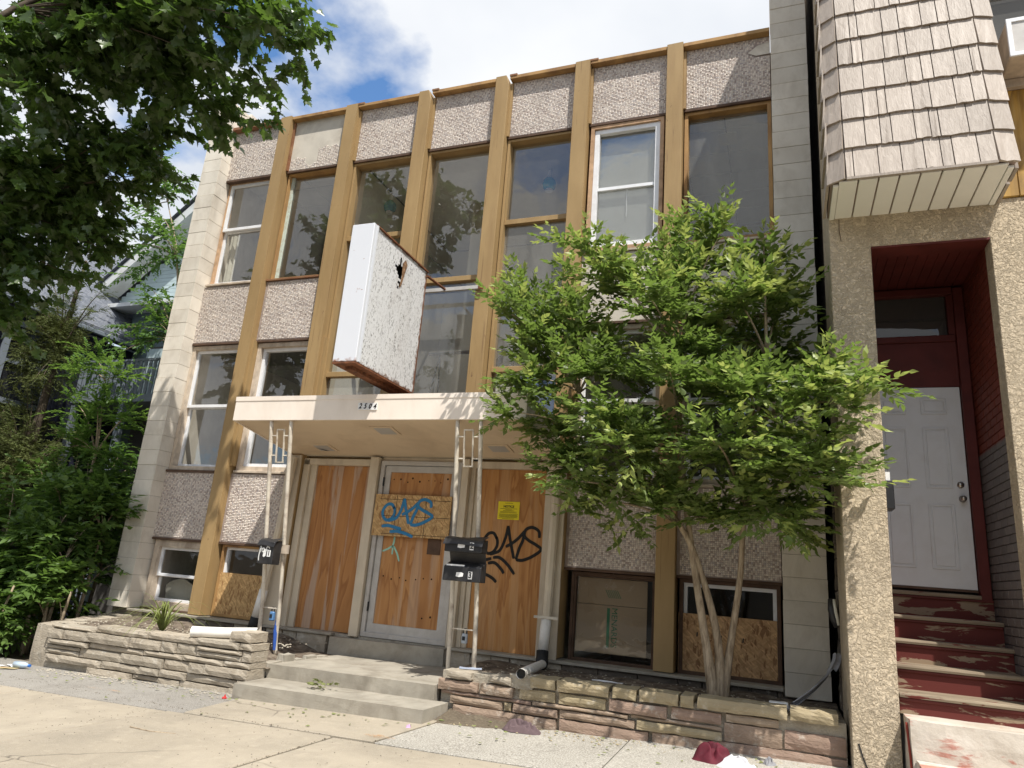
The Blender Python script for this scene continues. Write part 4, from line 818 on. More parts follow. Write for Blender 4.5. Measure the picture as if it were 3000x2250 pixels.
MB().add([(4.323, -.97, 4.10), (4.326, -.93, 4.16), (4.33, -.90, 4.30), (4.327, -.86, 4.42), (4.324, -.90, 4.47), (4.323, -.955, 4.40), (4.322, -.945, 4.25)], [(0, 1, 2, 3, 4, 5, 6)]).build('torn_ply', 'rotten', SG)
MB().tube([(4.15, -.02, 4.515), (4.78, -.02, 4.515)], .001, 4); box('wall_bar', 'alu', SG, 3.75, 4.79, .035, .075, 4.495, 4.54); box('bar_end', 'rust', SG, 4.791, 4.84, .03, .078, 4.49, 4.545)
MB().tube([(4.325, -.40, 4.50), (4.345, .034, 4.516)], .016, 6).build('bracket_arm', 'rust', SG); MB().tube([(4.20, -.385, 3.10), (4.20, .07, 3.10)], .016, 6).build('bracket_arm', 'rust', SG)

# ------------------------------------------------------------------ things lying about
def cloth_pile(name, cx, cy, cz, rx, ry, h, mat, label, cat, seed, folds=3):
    def f(u, v):
        a = u * 6.2832; r = v; ca, sa = math.cos(a), math.sin(a); q = Vector((r * ca * 1.5, r * sa * 1.5, seed))
        w = mnoise.noise_vector(q * folds * .35); ridge = .5 + .5 * math.sin((q.x * 1.2 + q.y * .8 + w.x * 1.2) * folds * .9 + w.y * 2); e = 1 + .35 * mnoise.noise(Vector((ca, sa, seed)) * 1.6)
        return (cx + rx * r * ca * e, cy + ry * r * sa * e, cz + h * (1 - r ** 2.4) * (.45 + .6 * ridge + .2 * w.z) if v < 1 else cz)
    MB().grid(f, 56, 18).build(name, mat, None, smooth=True, label=label, cat=cat)
MT['maroon'] = painted('maroon_cloth', (.10, .012, .022), .3, 12, .75, .1, 40); MT['white_cloth'] = painted('white_cloth', (.62, .62, .64), .06, 8, .85, .1, 40); MT['purple_cloth'] = painted('faded_purple_cloth', (.13, .09, .095), .2, 9, .9, .2, 60, (.1, .07, .07), .5, 9); MT['grey_cloth'] = painted('grey_cloth', (.34, .34, .36), .2, 6, .9, .15, 40, (.12, .11, .11), .6, 5)
cloth_pile('shirt', 7.66, -1.52, gz(7.6), .17, .11, .125, 'maroon', 'crumpled maroon satin garment on the pavement below the sandstone planter', 'clothing', 3, 4)
cloth_pile('shirt', 7.84, -1.62, gz(7.8), .14, .10, .075, 'white_cloth', 'crumpled white cloth lying against the maroon garment', 'clothing', 8, 4)
cloth_pile('rag', 6.20, -1.40, gz(6.2), .18, .075, .085, 'purple_cloth', 'flattened faded purple rag on the pavement by the planter', 'rag', 5, 5)
cloth_pile('rag', 8.03, -1.40, gz(8.0), .045, .04, .05, 'grey_cloth', 'small balled grey rag on the pavement near the white cloth', 'rag', 6, 4)
cloth_pile('litter', 3.555, -1.70, gz(3.5), .022, .02, .03, flat('red_wrapper', (.5, .03, .03), .5), 'small red wrapper at the corner of the bottom step', 'litter', 2); cloth_pile('litter', 5.44, -1.83, gz(5.4), .022, .02, .03, flat('purple_wrapper', (.55, .35, .55), .5), 'small pale purple wrapper near the end of the bottom step', 'litter', 4)
MB().tube([(2.80, -1.42, .445), (3.08, -1.30, .455), (3.36, -1.16, .475)], .05, 14, cap=False).build('waste_pipe', 'pvc', None, smooth=True, label='loose length of white plastic pipe lying on the limestone planter', cat='pipe')
def blades(name, cx, cy, cz, n, ln, mat, label, cat):
    e = empty(name, (cx, cy, cz), label=label, cat=cat)
    for k in range(n):
        a = random.uniform(0, 6.283); L = ln * random.uniform(.55, 1.15); lean = random.uniform(.25, 1.0); w = .007; P = []
        for i in range(6):
            t = i / 5; r = L * (.25 + .75 * lean) * t ** 1.3 * .85; z = L * (1.05 * t - (.45 + .65 * lean) * t * t); P.append((cx + r * math.cos(a), cy + r * math.sin(a), cz + max(z, -.02)))
        s = Vector((-math.sin(a), math.cos(a), 0)); V = []
        for i, p in enumerate(P):
            ww = w * 1.35 * (1 - (i / 5) ** 2) + .0006; V += [Vector(p) - s * ww, Vector(p) + s * ww]
        MB().add(V, [(2 * i, 2 * i + 1, 2 * i + 3, 2 * i + 2) for i in range(5)]).build('blade', mat, e)
blades('grass_clump', 2.0, -1.0, .33, 60, .85, 'grass', 'arching clump of strappy yellowing grass in the limestone planter', 'plant')
def litter_sheet(x, y, z, w, h, ang, mat, label):
    c, s = math.cos(ang), math.sin(ang)
    MB().grid(lambda u, v: (x + (u - .5) * w * c - (v - .5) * h * s, y + (u - .5) * w * s + (v - .5) * h * c, z + .006 + .012 * abs(mnoise.noise(Vector((u * 3 + x, v * 3, y))))), 5, 4).build('litter', mat, None, label=label, cat='litter')
MT['carton'] = painted('printed_carton', (.40, .36, .20), .4, 14, .6, .1, 30, (.45, .1, .05), .6, 14)
litter_sheet(.84, -1.74, gz(.6), .22, .12, .5, 'carton', 'flattened printed carton by the shrubs at the pavement edge'); litter_sheet(.74, -1.60, gz(.6), .20, .07, -.4, 'white_vinyl', 'white paper strip on the ground under the shrubs'); litter_sheet(.66, -1.70, gz(.6), .10, .08, .3, 'white_vinyl', 'scrap of white paper beside the printed carton')
bt = empty('plastic_bottle', (.93, -1.63, gz(.9)), label='clear plastic bottle with a blue cap among litter by the shrubs', cat='bottle'); MB().tube([(.84, -1.66, gz(.9) + .03), (.95, -1.64, gz(.9) + .03), (1.0, -1.63, gz(.9) + .03)], [.03, .03, .014], 10).build('bottle_body', flat('blue_clear', (.45, .55, .66), .2), bt, smooth=True); MB().tube([(1.0, -1.63, gz(.9) + .03), (1.02, -1.626, gz(.9) + .03)], .015, 10).build('cap', flat('cap_blue', (.05, .18, .55), .4), bt)
MB().tube([(7.77, -.98, .39), (7.86, -.96, .385)], .035, 12).build('pill_bottle', flat('amber_plastic', (.62, .16, .02), .25), None, smooth=True, label='orange plastic bottle lying behind the planter cap stones by the tree', cat='bottle')
MB().box(8.02, 8.16, -.93, -.85, .385, .43).build('food_box', 'tile_white', None, bevel=.006, label='open white takeaway box among rubbish behind the planter cap', cat='box')
litter_sheet(6.72, -.72, .385, .26, .07, -.05, 'white_vinyl', 'white strip of card lying on the soil under the cardboard window'); litter_sheet(5.52, -.9, .37, .2, .12, .4, flat('glossy_flyer', (.35, .4, .5), .3), 'glossy flyer on the soil by the posts carrying the paired mailboxes')
# rag stuffed down the slot between the two buildings, and a shoe above it
MB().grid(lambda u, v: (8.53 - .36 * (v ** 1.6) + .055 * (u - .5) + .01 * math.sin(u * 9), -.62 - .22 * v + .02 * math.cos(u * 8 + v * 3), .80 - .40 * v + .10 * (u - .5) * (v > .3) + .012 * math.sin(u * 11)), 8, 14).build('rag', 'grey_cloth', None, smooth=True, label='long grey rag trailing out of the slot between the buildings', cat='rag')
sh = empty('shoe', (8.535, -.55, 1.02), label='black shoe with a pale sole jammed toe down in the slot', cat='shoe'); MB().tube([(8.50, -.56, 1.22), (8.51, -.57, 1.14), (8.525, -.575, 1.06), (8.535, -.575, 1.0)], [.02, .034, .032, .014], 8).build('upper', 'black_plastic', sh, smooth=True); MB().tube([(8.525, -.59, 1.22), (8.535, -.60, 1.12), (8.552, -.60, 1.02)], [.012, .014, .01], 6).build('sole', 'curtain_cream', sh, smooth=True)
MB().tube([(7.04, -2.3, gz(7)), (7.2, -2.28, gz(7) + .004)], .003, 5).build('twig', 'bark', None, label='thin dry twig lying across the pale aggregate paving', cat='twig')
MB().tube([(3.9, -3.0, gz(3.9) + .006), (4.1, -3.02, gz(4) + .006), (4.28, -2.97, gz(4) + .006)], .004, 5).build('twig', 'bark', None, label='thin dry twig lying on the concrete pavement slabs', cat='twig')

# ------------------------------------------------------------------ neighbouring building on the right
NB = empty('neighbour_building', (10.5, -1.3, .0), label='cream stucco building with a shingled bay and a dark red stair entrance', cat='building')
NY = -1.3
MB().prism([(8.562, -.06), (8.863, -.06), (8.863, 3.983), (9.684, 3.983), (9.684, -.06), (14, -.06), (14, 4.298), (8.562, 4.298)], 'y', NY, -1.13).build('stucco_wall', 'stucco', NB, bevel=.004)
box('side_wall', 'stucco', NB, 8.562, 8.70, -1.129, -.56, -.06, 9.3); box('party_wall', 'dark_rubble', NB, 8.60, 8.78, -.559, 9.0, -.06, 9.3)
for k in range(16): rough_box('rubble_stone', 'dark_rubble', NB, 8.555, 8.66, -.55, -.36 + .04 * (k % 2), .38 + .13 * k, .50 + .13 * k, .02, 3, 300 + k)
box('upper_wall', 'stucco', NB, 8.562, 14, -1.26, -1.08, 4.30, 9.32); box('roof', 'dark_wood', NB, 8.60, 14, -1.07, 9.0, 9.2, 9.30); box('rear_wall', 'stucco', NB, 8.60, 14, 9.0, 9.1, -.06, 9.32); box('side_wall', 'stucco', NB, 13.9, 14.0, -1.07, 8.99, -.06, 9.32)
MB().tube([(8.60, NY - .0008, .28), (8.625, NY - .0008, .19), (8.66, NY - .0008, .10), (8.672, NY - .0008, -.04)], .0055, 5).build('crack', 'black_plastic', NB)
MB().tube([(8.64, NY - .0006, 4.25), (8.637, NY - .0006, 4.15), (8.648, NY - .0006, 4.05)], .003, 5).build('crack', 'dark_wood', NB)
# entry recess
BY = -.34
def redbox(n, *a, **k): return box(n, 'red_wood', NB, *a, **k)
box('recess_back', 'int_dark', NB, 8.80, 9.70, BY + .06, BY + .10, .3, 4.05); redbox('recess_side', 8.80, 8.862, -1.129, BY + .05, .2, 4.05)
cb = box('entry_ceiling', 'red_wood', NB, 8.87, 9.684, -1.128, BY + .05, 4.02, 4.06); src = None
for k in range(11):
    X = 8.87 + .074 * k
    if src is None: src = MB().box(X + .002, X + .072, -1.10, BY + .04, 3.992, 4.019).build('ceiling_board', 'red_wood', cb)
    else: share(src, (X + .037, (-1.10 + BY + .04) / 2, 3.992), cb)
redbox('lintel_lining', 8.865, 9.682, -1.298, -1.105, 3.965, 3.982)
redbox('casing', 9.60, 9.676, BY - .05, BY + .05, 1.30, 3.96, bevel=.004); redbox('casing', 8.865, 9.598, BY - .03, BY + .04, 3.91, 3.975, bevel=.004); redbox('transom_frame', 8.865, 9.598, BY - .02, BY + .05, 3.47, 3.53, bevel=.004); redbox('panel', 8.865, 9.598, BY, BY + .05, 3.062, 3.468)
redbox('casing', 9.552, 9.599, BY - .012, BY + .05, 3.535, 3.905)
pane(NB, 8.865, 9.55, 3.532, 3.908, BY + .02, 'glass_low', 'transom_pane')
ND = box('door', 'door_white', NB, 8.834, 9.594, BY, BY + .035, 1.374, 3.058, bevel=.003)
for x0, x1 in ((8.975, 9.175), (9.288, 9.484)):
    for z0, z1 in ((2.816, 2.961), (2.18, 2.70), (1.52, 2.05)):
        MB().frame(x0, x1, z0, z1, BY - .008, BY + .001, .02).build('panel_moulding', 'door_white', ND, bevel=.004); box('panel', 'door_white', ND, x0 + .028, x1 - .028, BY - .006, BY + .001, z0 + .028, z1 - .028, bevel=.004)
MT['nickel'] = painted('satin_nickel', (.45, .42, .38), .05, 5, .3, .02, 40, metal=.9)
def knob(x, z, r, name):
    m = MB().lathe([(0, .0), (r * .9, .0), (r, -.012), (r * .5, -.016), (r * .45, -.035), (r * .85, -.045), (r * .8, -.06), (0, -.065)] if name == 'knob' else [(0, 0), (r, 0), (r * .9, -.015), (0, -.018)], (0, 0, 0), 14); m.v = [(x + a, BY + c, z + b) for a, b, c in m.v]; m.build(name, 'nickel', ND, smooth=True)
knob(9.542, 2.096, .028, 'knob'); knob(9.538, 2.213, .027, 'deadbolt')
box('weather_strip', 'dark_wood', ND, 8.87, 9.594, BY - .004, BY + .02, 1.355, 1.373)
# painted brick flank of the stair
bw = box('brick_wall', 'mortar', NB, 9.700, 9.76, -1.128, BY + .05, -.05, 4.0); bw.data.materials[0] = MT['brick_paint']; src = None; r_ = 0; z = .42
while z < 3.95:
    y = -1.125 - (.085 if r_ % 2 else 0)
    while y < BY + .02:
        a, b = max(y, -1.127), min(y + .166, BY + .04)
        if b - a > .04:
            if src is None and b - a > .16: src = MB().box(9.685, 9.699, a + .003, b - .003, z + .003, z + .060).build('brick', 'brick_paint', bw, bevel=.002)
            elif src is not None and b - a > .16: share(src, (9.692, (a + b) / 2, z + .003), bw)
            else: MB().box(9.685, 9.699, a + .003, b - .003, z + .003, z + .060).build('brick', 'brick_paint', bw, bevel=.002)
        y += .17
    z += .064; r_ += 1
# wooden stair: worn treads and risers, concrete at the foot
SX0, SX1 = 8.868, 9.683
nos = [(6.70, 1.335), (6.50, 1.145), (6.30, .970), (6.06, .805), (5.80, .640)]
for k, (d, z) in enumerate(nos):
    yn = d - 7.0994; yb = nos[k - 1][0] - 7.0994 + .03 if k else BY + .05
    MB().prism([(yn, z - .03), (yn - .004, z - .015), (yn, z - .003), (yn + .006, z), (yb, z), (yb, z - .03)], 'x', SX0, SX1 if k else 9.60).build('tread', 'worn_step', NB)
    zb = (nos[k + 1][1] if k < 4 else .505); box('riser', 'worn_riser', NB, SX0, SX1, yn + .025, yn + .045, zb - .001, z - .031)
    box('scotia', 'red_wood', NB, SX0 + .001, SX1 - .001, yn + .008, yn + .0245, z - .052, z - .031, bevel=.004)
box('stair_carriage', 'int_dark', NB, 8.872, 9.68, -1.25, BY + .0, -.05, .5)
rough_box('concrete_step', 'flaking', NB, 8.885, 10.6, -1.59, -1.24, -.05, .505, .012, 5, 41, .015); rough_box('concrete_step', 'flaking', NB, 8.905, 10.6, -1.86, -1.58, -.05, .275, .012, 4, 42, .015)
MB().tube([(8.872, -1.50, .48), (8.876, -1.55, .30), (8.88, -1.57, .10)], .008, 5).build('paint_run', flat('red_paint', (.24, .035, .022), .6), NB)
mbx = empty('mailbox', (8.90, -1.2, 1.885), label='black wall mailbox on the stucco jamb beside the white door', cat='mailbox'); MB().box(8.8635, 8.925, -1.24, -1.09, 1.885, 2.10).build('body', 'black_plastic', mbx, bevel=.008); box('envelope', 'tile_white', mbx, 8.875, 8.905, -1.22, -1.13, 2.08, 2.165)
# shingled bay
BAY = empty('bay', (9.15, -1.6, 4.27), NB)
ROW = .28; LEAN = .133
def off(p, y):   # plan point moved back towards the wall by y
    return (p[0], p[1] + y)
PLAN = [(8.545, NY), (8.536, -1.815), (8.652, -1.893), (9.622, -1.893), (9.757, -1.845), (9.748, NY)]
def shingle(p0, p1, z0, h, nx, ny, seed, src=None):
    t = .024; lean = LEAN * h; r = random.Random(seed); zb = z0 + r.uniform(-.004, .004)
    q0, q1 = Vector((*p0, 0)), Vector((*p1, 0)); n = Vector((nx, ny, 0))
    n3 = 3; V = []
    for i in range(n3 + 1):
        b = q0.lerp(q1, i / n3); zj = zb + (r.uniform(-.006, .006) if 0 < i < n3 else 0); o = t + r.uniform(-.003, .003)
        up = Vector((b.x, b.y + (lean if abs(ny) > .3 else 0), 0))
        V += [(b.x + n.x * o, b.y + n.y * o, zj), (up.x + n.x * .004, up.y + n.y * .004, zb + h), (up.x - n.x * .004, up.y - n.y * .004, zb + h), (b.x, b.y, zj + .002)]
    F = [(0, 1, 2, 3), tuple(4 * n3 + i for i in (3, 2, 1, 0))]
    for i in range(n3):
        for k in range(4): F.append((4 * i + k, 4 * i + (k + 1) % 4, 4 * i + 4 + (k + 1) % 4, 4 * i + 4 + k))
    return MB().add(V, F).build('shingle', 'shingle', BAY, bevel=0)
widths = [.062, .17, .135, .16, .10, .085, .155, .09]
for k in range(10):
    z0 = 4.27 + ROW * k; dy = LEAN * ROW * k; r = random.Random(k)
    x = 8.652; i = (k * 3) % 8; P = [8.652]
    while x < 9.60:
        x += widths[i % 8] * (1 + .12 * ((i * 37) % 5 - 2) / 2); i += 1
        if x < 9.58: P.append(x)
    P.append(9.622)
    for a, b in zip(P[:-1], P[1:]): shingle((a + .0035, -1.893 + dy), (b - .0035, -1.893 + dy), z0, ROW + .03, 0, -1, k * 50 + int(a * 100))
    nL = Vector((-.078, -.116)).normalized(); shingle((8.536, -1.815 + dy), (8.650, -1.893 + dy), z0, ROW + .03, nL.x * 1.0, nL.y, k * 50 + 1)
    nR = Vector((.048, -.135)).normalized(); shingle((9.624, -1.893 + dy), (9.757, -1.845 + dy), z0, ROW + .03, nR.x, nR.y, k * 50 + 2)
    for (ya, yb) in ((-1.815 + dy, -1.60 + dy * .5), (-1.597 + dy * .5, -1.30)):
        if ya < -1.34: shingle((8.541, yb), (8.538, ya), z0, ROW + .03, -1, 0, k * 50 + 3); shingle((9.752, ya + .03), (9.748, yb), z0, ROW + .03, 1, 0, k * 50 + 4)
top = 4.27 + ROW * 10; dyt = LEAN * ROW * 10
MB().add([(*p, 4.285) for p in [(8.552, NY + .03), (8.547, -1.80), (8.656, -1.875), (9.618, -1.875), (9.745, -1.835), (9.738, NY + .03)]] + [(8.552, NY + .03, top), (8.56, -1.80 + dyt, top), (8.67, -1.875 + dyt, top), (9.6, -1.875 + dyt, top), (9.73, -1.835 + dyt, top), (9.738, NY + .03, top)], [(0, 1, 2, 3, 4, 5), (11, 10, 9, 8, 7, 6)] + [(k, (k + 1) % 6, 6 + (k + 1) % 6, 6 + k) for k in range(6)]).build('bay_core', 'shingle_edge', BAY)
MB().prism([(8.654, -1.921), (9.62, -1.921), (9.62, -1.894), (8.654, -1.894)], 'z', 4.252, 4.272).build('edge_trim', 'shingle', BAY)
pw = (9.70 - 8.60) / 8
for k in range(8): box('soffit_panel', 'vinyl_soffit', BAY, 8.60 + pw * k + .006, 8.60 + pw * (k + 1) - .006, -1.868, NY + .0, 4.258, 4.274, bevel=.003)
box('soffit_backing', 'shingle_edge', BAY, 8.56, 9.74, -1.80, NY, 4.2755, 4.284)
for x0, x1 in ((8.565, 8.603), (9.697, 9.735)): box('soffit_trim', 'vinyl_soffit', BAY, x0, x1, -1.83, NY, 4.25, 4.272, bevel=.003)
# yellow boards, sill, upper window, air conditioner
for k in range(12): box('wall_board', 'yellow_board', NB, 9.56 + .172 * k, 9.728 + .172 * k, -1.318, -1.262, 4.302, 5.24, bevel=.004)
box('sill', 'weather_wood', NB, 9.50, 11.6, -1.36, -1.262, 5.243, 5.318, bevel=.004)
uw = MB().frame(9.70, 11.5, 5.32, 7.2, -1.33, -1.262, .05).build('window', 'white_vinyl', NB); pane(uw, 9.75, 11.45, 5.37, 7.15, -1.29, 'glass_low'); box('meeting_rail', 'weather_wood', uw, 9.75, 11.45, -1.315, -1.295, 6.16, 6.22); box('room_shade_sheet', 'int_dark', NB, 9.72, 11.48, -1.2615, -1.2605, 5.34, 7.18)  # dark sheet painted in for the unlit room behind the pane
AC = empty('air_conditioner', (10.15, -1.45, 5.32), label='white window air conditioner on the sill above the yellow boards', cat='air conditioner')
MB().box(9.86, 10.40, -1.62, -1.30, 5.322, 5.66).build('case', 'weather_wood', AC, bevel=.01); MB().frame(9.855, 10.405, 5.32, 5.665, -1.636, -1.621, .035).build('front_frame', 'white_vinyl', AC, bevel=.003); box('grille', 'alu', AC, 9.89, 10.37, -1.627, -1.6215, 5.355, 5.63)

# ------------------------------------------------------------------ houses beyond the side yard
MT['navy'] = painted('navy_siding', (.018, .020, .035), .2, 4, .6, .1, 30); MT['slate_trim'] = painted('slate_blue_trim', (.20, .23, .27), .1, 4, .6, .1, 30); MT['teal_siding'] = painted('teal_siding', (.15, .20, .21), .06, 3, .6, .1, 30); MT['pale_siding'] = painted('pale_siding', (.46, .56, .58), .05, 3, .6, .08, 30); MT['trim_white'] = painted('house_trim', (.62, .64, .64), .06, 3, .6, .08, 30, (.35, .3, .25), .4, 2)
k = NT('asphalt_shingles'); bt_ = k.n("ShaderNodeTexBrick"); bt_.inputs["Scale"].default_value = 5.5; bt_.inputs["Brick Width"].default_value = .5; bt_.inputs["Row Height"].default_value = .28; bt_.inputs["Mortar Size"].default_value = .012; bt_.inputs["Color1"].default_value = (.13, .145, .175, 1); bt_.inputs["Color2"].default_value = (.21, .22, .25, 1); bt_.inputs["Mortar"].default_value = (.06, .065, .08, 1)
cx_ = k.n("ShaderNodeSeparateXYZ"); k.l(k.geo.outputs["Position"], cx_.inputs[0]); cm_ = k.n("ShaderNodeCombineXYZ"); k.l(cx_.outputs[1], cm_.inputs[0]); k.l(cx_.outputs[2], cm_.inputs[1]); k.l(cm_.outputs[0], bt_.inputs["Vector"]); k.prin(bt_.outputs[0], .9, 0, .2, k.bump(bt_.outputs[1], .4, .01)); MT['roof_shingle'] = k.m
NV = empty('house', (-5.5, 1.5, 0), label='navy sided house with a blue-grey shingle roof beyond the shrubs', cat='house')
box('wall', 'navy', NV, -8.8, -4.2, -1.2, 5.0, -.2, 5.0); MB().add([(-4.0, -1.6, 5.10), (-4.0, 5.3, 5.10), (-6.5, 5.3, 7.78), (-6.5, -1.6, 7.78), (-9.0, -1.6, 5.10), (-9.0, 5.3, 5.10)] + [(-4.0, -1.6, 5.18), (-4.0, 5.3, 5.18), (-6.5, 5.3, 7.86), (-6.5, -1.6, 7.86), (-9.0, -1.6, 5.18), (-9.0, 5.3, 5.18)], [(6, 7, 8, 9), (9, 8, 11, 10), (0, 3, 2, 1), (3, 4, 5, 2), (0, 1, 7, 6), (0, 6, 9, 3), (3, 9, 10, 4), (1, 2, 8, 7), (2, 5, 11, 8), (4, 10, 11, 5)]).build('roof', 'roof_shingle', NV)
box('gutter', 'slate_trim', NV, -4.0, -3.93, -1.6, 5.3, 5.02, 5.10, bevel=.01); box('eave_soffit', 'navy', NV, -4.199, -4.0, -1.6, 5.3, 5.04, 5.075)
def side_window(y0, y1, z0, z1):
    w = MB().frame(y0, y1, z0, z1, -4.19, -4.14, .10); w.v = [(y, x, z) for x, y, z in w.v]; w = w.build('window', 'slate_trim', NV)
    MB().add([(-4.185, y0 + .1, z0 + .1), (-4.185, y1 - .1, z0 + .1), (-4.185, y1 - .1, z1 - .1), (-4.185, y0 + .1, z1 - .1)], [(0, 1, 2, 3)]).build('pane', 'glass_low', w); box('meeting_rail', 'slate_trim', w, -4.18, -4.15, y0 + .1, y1 - .1, (z0 + z1) / 2 - .03, (z0 + z1) / 2 + .03)
side_window(.45, 1.42, 3.35, 4.82); side_window(-.9, .05, 3.35, 4.82)
GH = empty('house', (-1.0, 4.0, 0), label='teal sided gabled house with a railed upper porch behind the pale pilaster', cat='house')
box('wall', 'teal_siding', GH, -4.43, 2.0, 3.0, 9.0, -.2, 5.9); MB().prism([(-5.15, 5.95), (2.5, 5.95), (-1.3, 9.0)], 'y', 3.0, 3.1).build('gable', 'pale_siding', GH)
for k in range(26): box('siding_board', 'teal_siding', GH, -4.43, -1.0, 2.972, 2.999, 3.85 + .078 * k, 3.925 + .078 * k) if k < 26 else None
for k in range(14): 
    z = 5.95 + .085 * k; xa = (z - 6.02) / .785 - 5.12; box('siding_board', 'pale_siding', GH, xa, -1.0, 2.975, 2.999, z, z + .08)
MB().prism([(-5.42, 6.10), (-5.30, 5.98), (-1.2, 9.2), (-1.3, 9.34)], 'y', 2.55, 2.95).build('rake_board', 'trim_white', GH); MB().prism([(-5.40, 5.86), (-1.0, 5.86), (-1.0, 5.94), (-5.40, 5.94)], 'y', 2.55, 2.97).build('eave_return', 'trim_white', GH)
MB().add([(-5.45, 2.5, 6.12), (-5.45, 9.2, 6.12), (-1.3, 9.2, 9.44), (-1.3, 2.5, 9.44), (2.9, 2.5, 6.12), (2.9, 9.2, 6.12)], [(0, 3, 2, 1), (3, 4, 5, 2)]).build('roof', 'roof_shingle', GH)
box('porch_deck', 'slate_trim', GH, -4.12, -1.4, 1.86, 2.97, 3.66, 3.79); box('porch_rail', 'slate_trim', GH, -4.12, -1.4, 1.88, 1.93, 4.43, 4.47)
for k in range(24): box('baluster', 'slate_trim', GH, -4.10 + .112 * k, -4.042 + .112 * k, 1.89, 1.92, 3.79, 4.43)
for x in (-4.1, -2.9, -1.6): box('porch_post', 'slate_trim', GH, x, x + .1, 1.88, 1.98, -.1, 3.66)
box('porch_wall', 'pale_siding', GH, -3.3, -1.2, 2.55, 2.60, 3.80, 4.9); box('door', 'int_dark', GH, -3.8, -3.4, 2.965, 2.971, 3.80, 5.1); box('under_porch_shade', 'int_dark', GH, -3.7, -1.5, 2.9, 2.97, -.1, 3.6)  # pale siding behind the rail; dark sheet painted for shade under the porch

# ------------------------------------------------------------------ foliage kit
def leaf_shape(kind):
    if kind == 'ovate': o = [(0, 0), (.22, .13), (.30, .34), (.24, .60), (.10, .86), (0, 1.15), (-.10, .86), (-.24, .60), (-.30, .34), (-.22, .13)]
    elif kind == 'small': o = [(0, 0), (.25, .35), (.2, .75), (0, 1.0), (-.2, .75), (-.25, .35)]
    elif kind == 'needle': o = [(0, 0), (.1, .4), (0, 1.0), (-.1, .4)]
    elif kind == 'maple':
        h = [(0, 0), (.16, .03), (.30, -.10), (.36, .06), (.54, .10), (.46, .24), (.62, .42), (.42, .42), (.36, .52), (.24, .48), (.26, .70), (.14, .78), (0, 1.05)]; o = h + [(-x, y) for x, y in h[-2:0:-1]]
    P = np.array([(x, y, .16 * abs(x) - .10 * y * y) for x, y in o]); c = np.array([[0, .42, -.05]]); n = len(P)
    return np.concatenate([P, c]), np.array([(i, (i + 1) % n, n) for i in range(n)])
def leaf_mats(pos, ax, nrm, size):
    ax = ax / np.linalg.norm(ax, axis=1, keepdims=True); x = np.cross(ax, nrm); x /= np.linalg.norm(x, axis=1, keepdims=True) + 1e-9; z = np.cross(x, ax)
    return np.stack([x, ax, z], 2) * size[:, None, None], pos
SUNV = np.array((.337, -.344, .877))
class Leaves:
    def __init__(s): s.p = []; s.a = []; s.n = []; s.s = []; s.tip = []
    def twig(s, p, d, L, n, size, droop, rng, tip=0.0, flat=.35, sag=.25):
        d = d / (np.linalg.norm(d) + 1e-9); side = np.cross(d, (0, 0, 1.0)); side /= np.linalg.norm(side) + 1e-6
        for i in range(n):
            t = (i + .6) / n; q = p + d * L * t + np.array((0, 0, -sag * L * t * t)); sg = 1 if i % 2 else -1
            a = d * (.55 + .4 * t) + side * sg * (.9 - .5 * t) + np.array((0, 0, -droop)) + rng.normal(0, .18, 3)
            nn = np.array((0, 0, 1.0)) + rng.normal(0, flat, 3)
            s.p.append(q); s.a.append(a); s.n.append(nn); s.s.append(size * rng.uniform(.7, 1.2) * (1 - .25 * t)); s.tip.append(tip + .35 * t * (tip > 0))
        return p + d * L + np.array((0, 0, -sag * L))
    def emit(s, shape, mat, tree, name, singles=0, mat_tip=None, tip_at=.75):
        V0, F0 = leaf_shape(shape); p, a, n, sz, tp = (np.array(q) for q in (s.p, s.a, s.n, s.s, s.tip)); M, pos = leaf_mats(p, a, n, sz)
        dist = np.linalg.norm(p - np.array(CAM), axis=1); score = sz / dist; R = np.array(ROT).T; q = (p - np.array(CAM)) @ R.T; inview = (q[:, 2] < 0) & (abs(q[:, 0] / -q[:, 2]) < .72) & (abs(q[:, 1] / -q[:, 2]) < .54)
        order = np.argsort(-(score * inview)); single = np.zeros(len(p), bool); single[order[:singles]] = True
        cr = None
        for k, (mk, m_) in enumerate(((tp < tip_at, mat), (tp >= tip_at, mat_tip))):
            if m_ is None: continue
            idx = np.where(mk & ~single)[0]
            if len(idx) == 0: continue
            W = np.einsum('nij,kj->nki', M[idx], V0) + pos[idx][:, None, :]; F = (F0[None] + (np.arange(len(idx)) * len(V0))[:, None, None]).reshape(-1, 3)
            o = mesh_np(name, W.reshape(-1, 3), F, m_, tree, kind='stuff'); cr = cr or o
        if singles:
            me = {}
            for i in order[:singles]:
                m_ = mat_tip if (mat_tip and tp[i] >= tip_at) else mat
                if m_ not in me:
                    me[m_] = bpy.data.meshes.new('leaf'); me[m_].from_pydata([tuple(v * U) for v in V0], [], [tuple(f) for f in F0]); me[m_].materials.append(MT[m_])
                o = bpy.data.objects.new('leaf', me[m_]); COL.objects.link(o); o.parent = cr
                T = Matrix([list(r) for r in M[i]]).to_4x4(); T.translation = (Vector(pos[i]) - WLOC[cr]) * U; o.matrix_basis = T
        return cr
def bez(a, b, c, n=8): return [tuple((1 - t) ** 2 * np.array(a) + 2 * t * (1 - t) * np.array(b) + t * t * np.array(c)) for t in np.linspace(0, 1, n)]
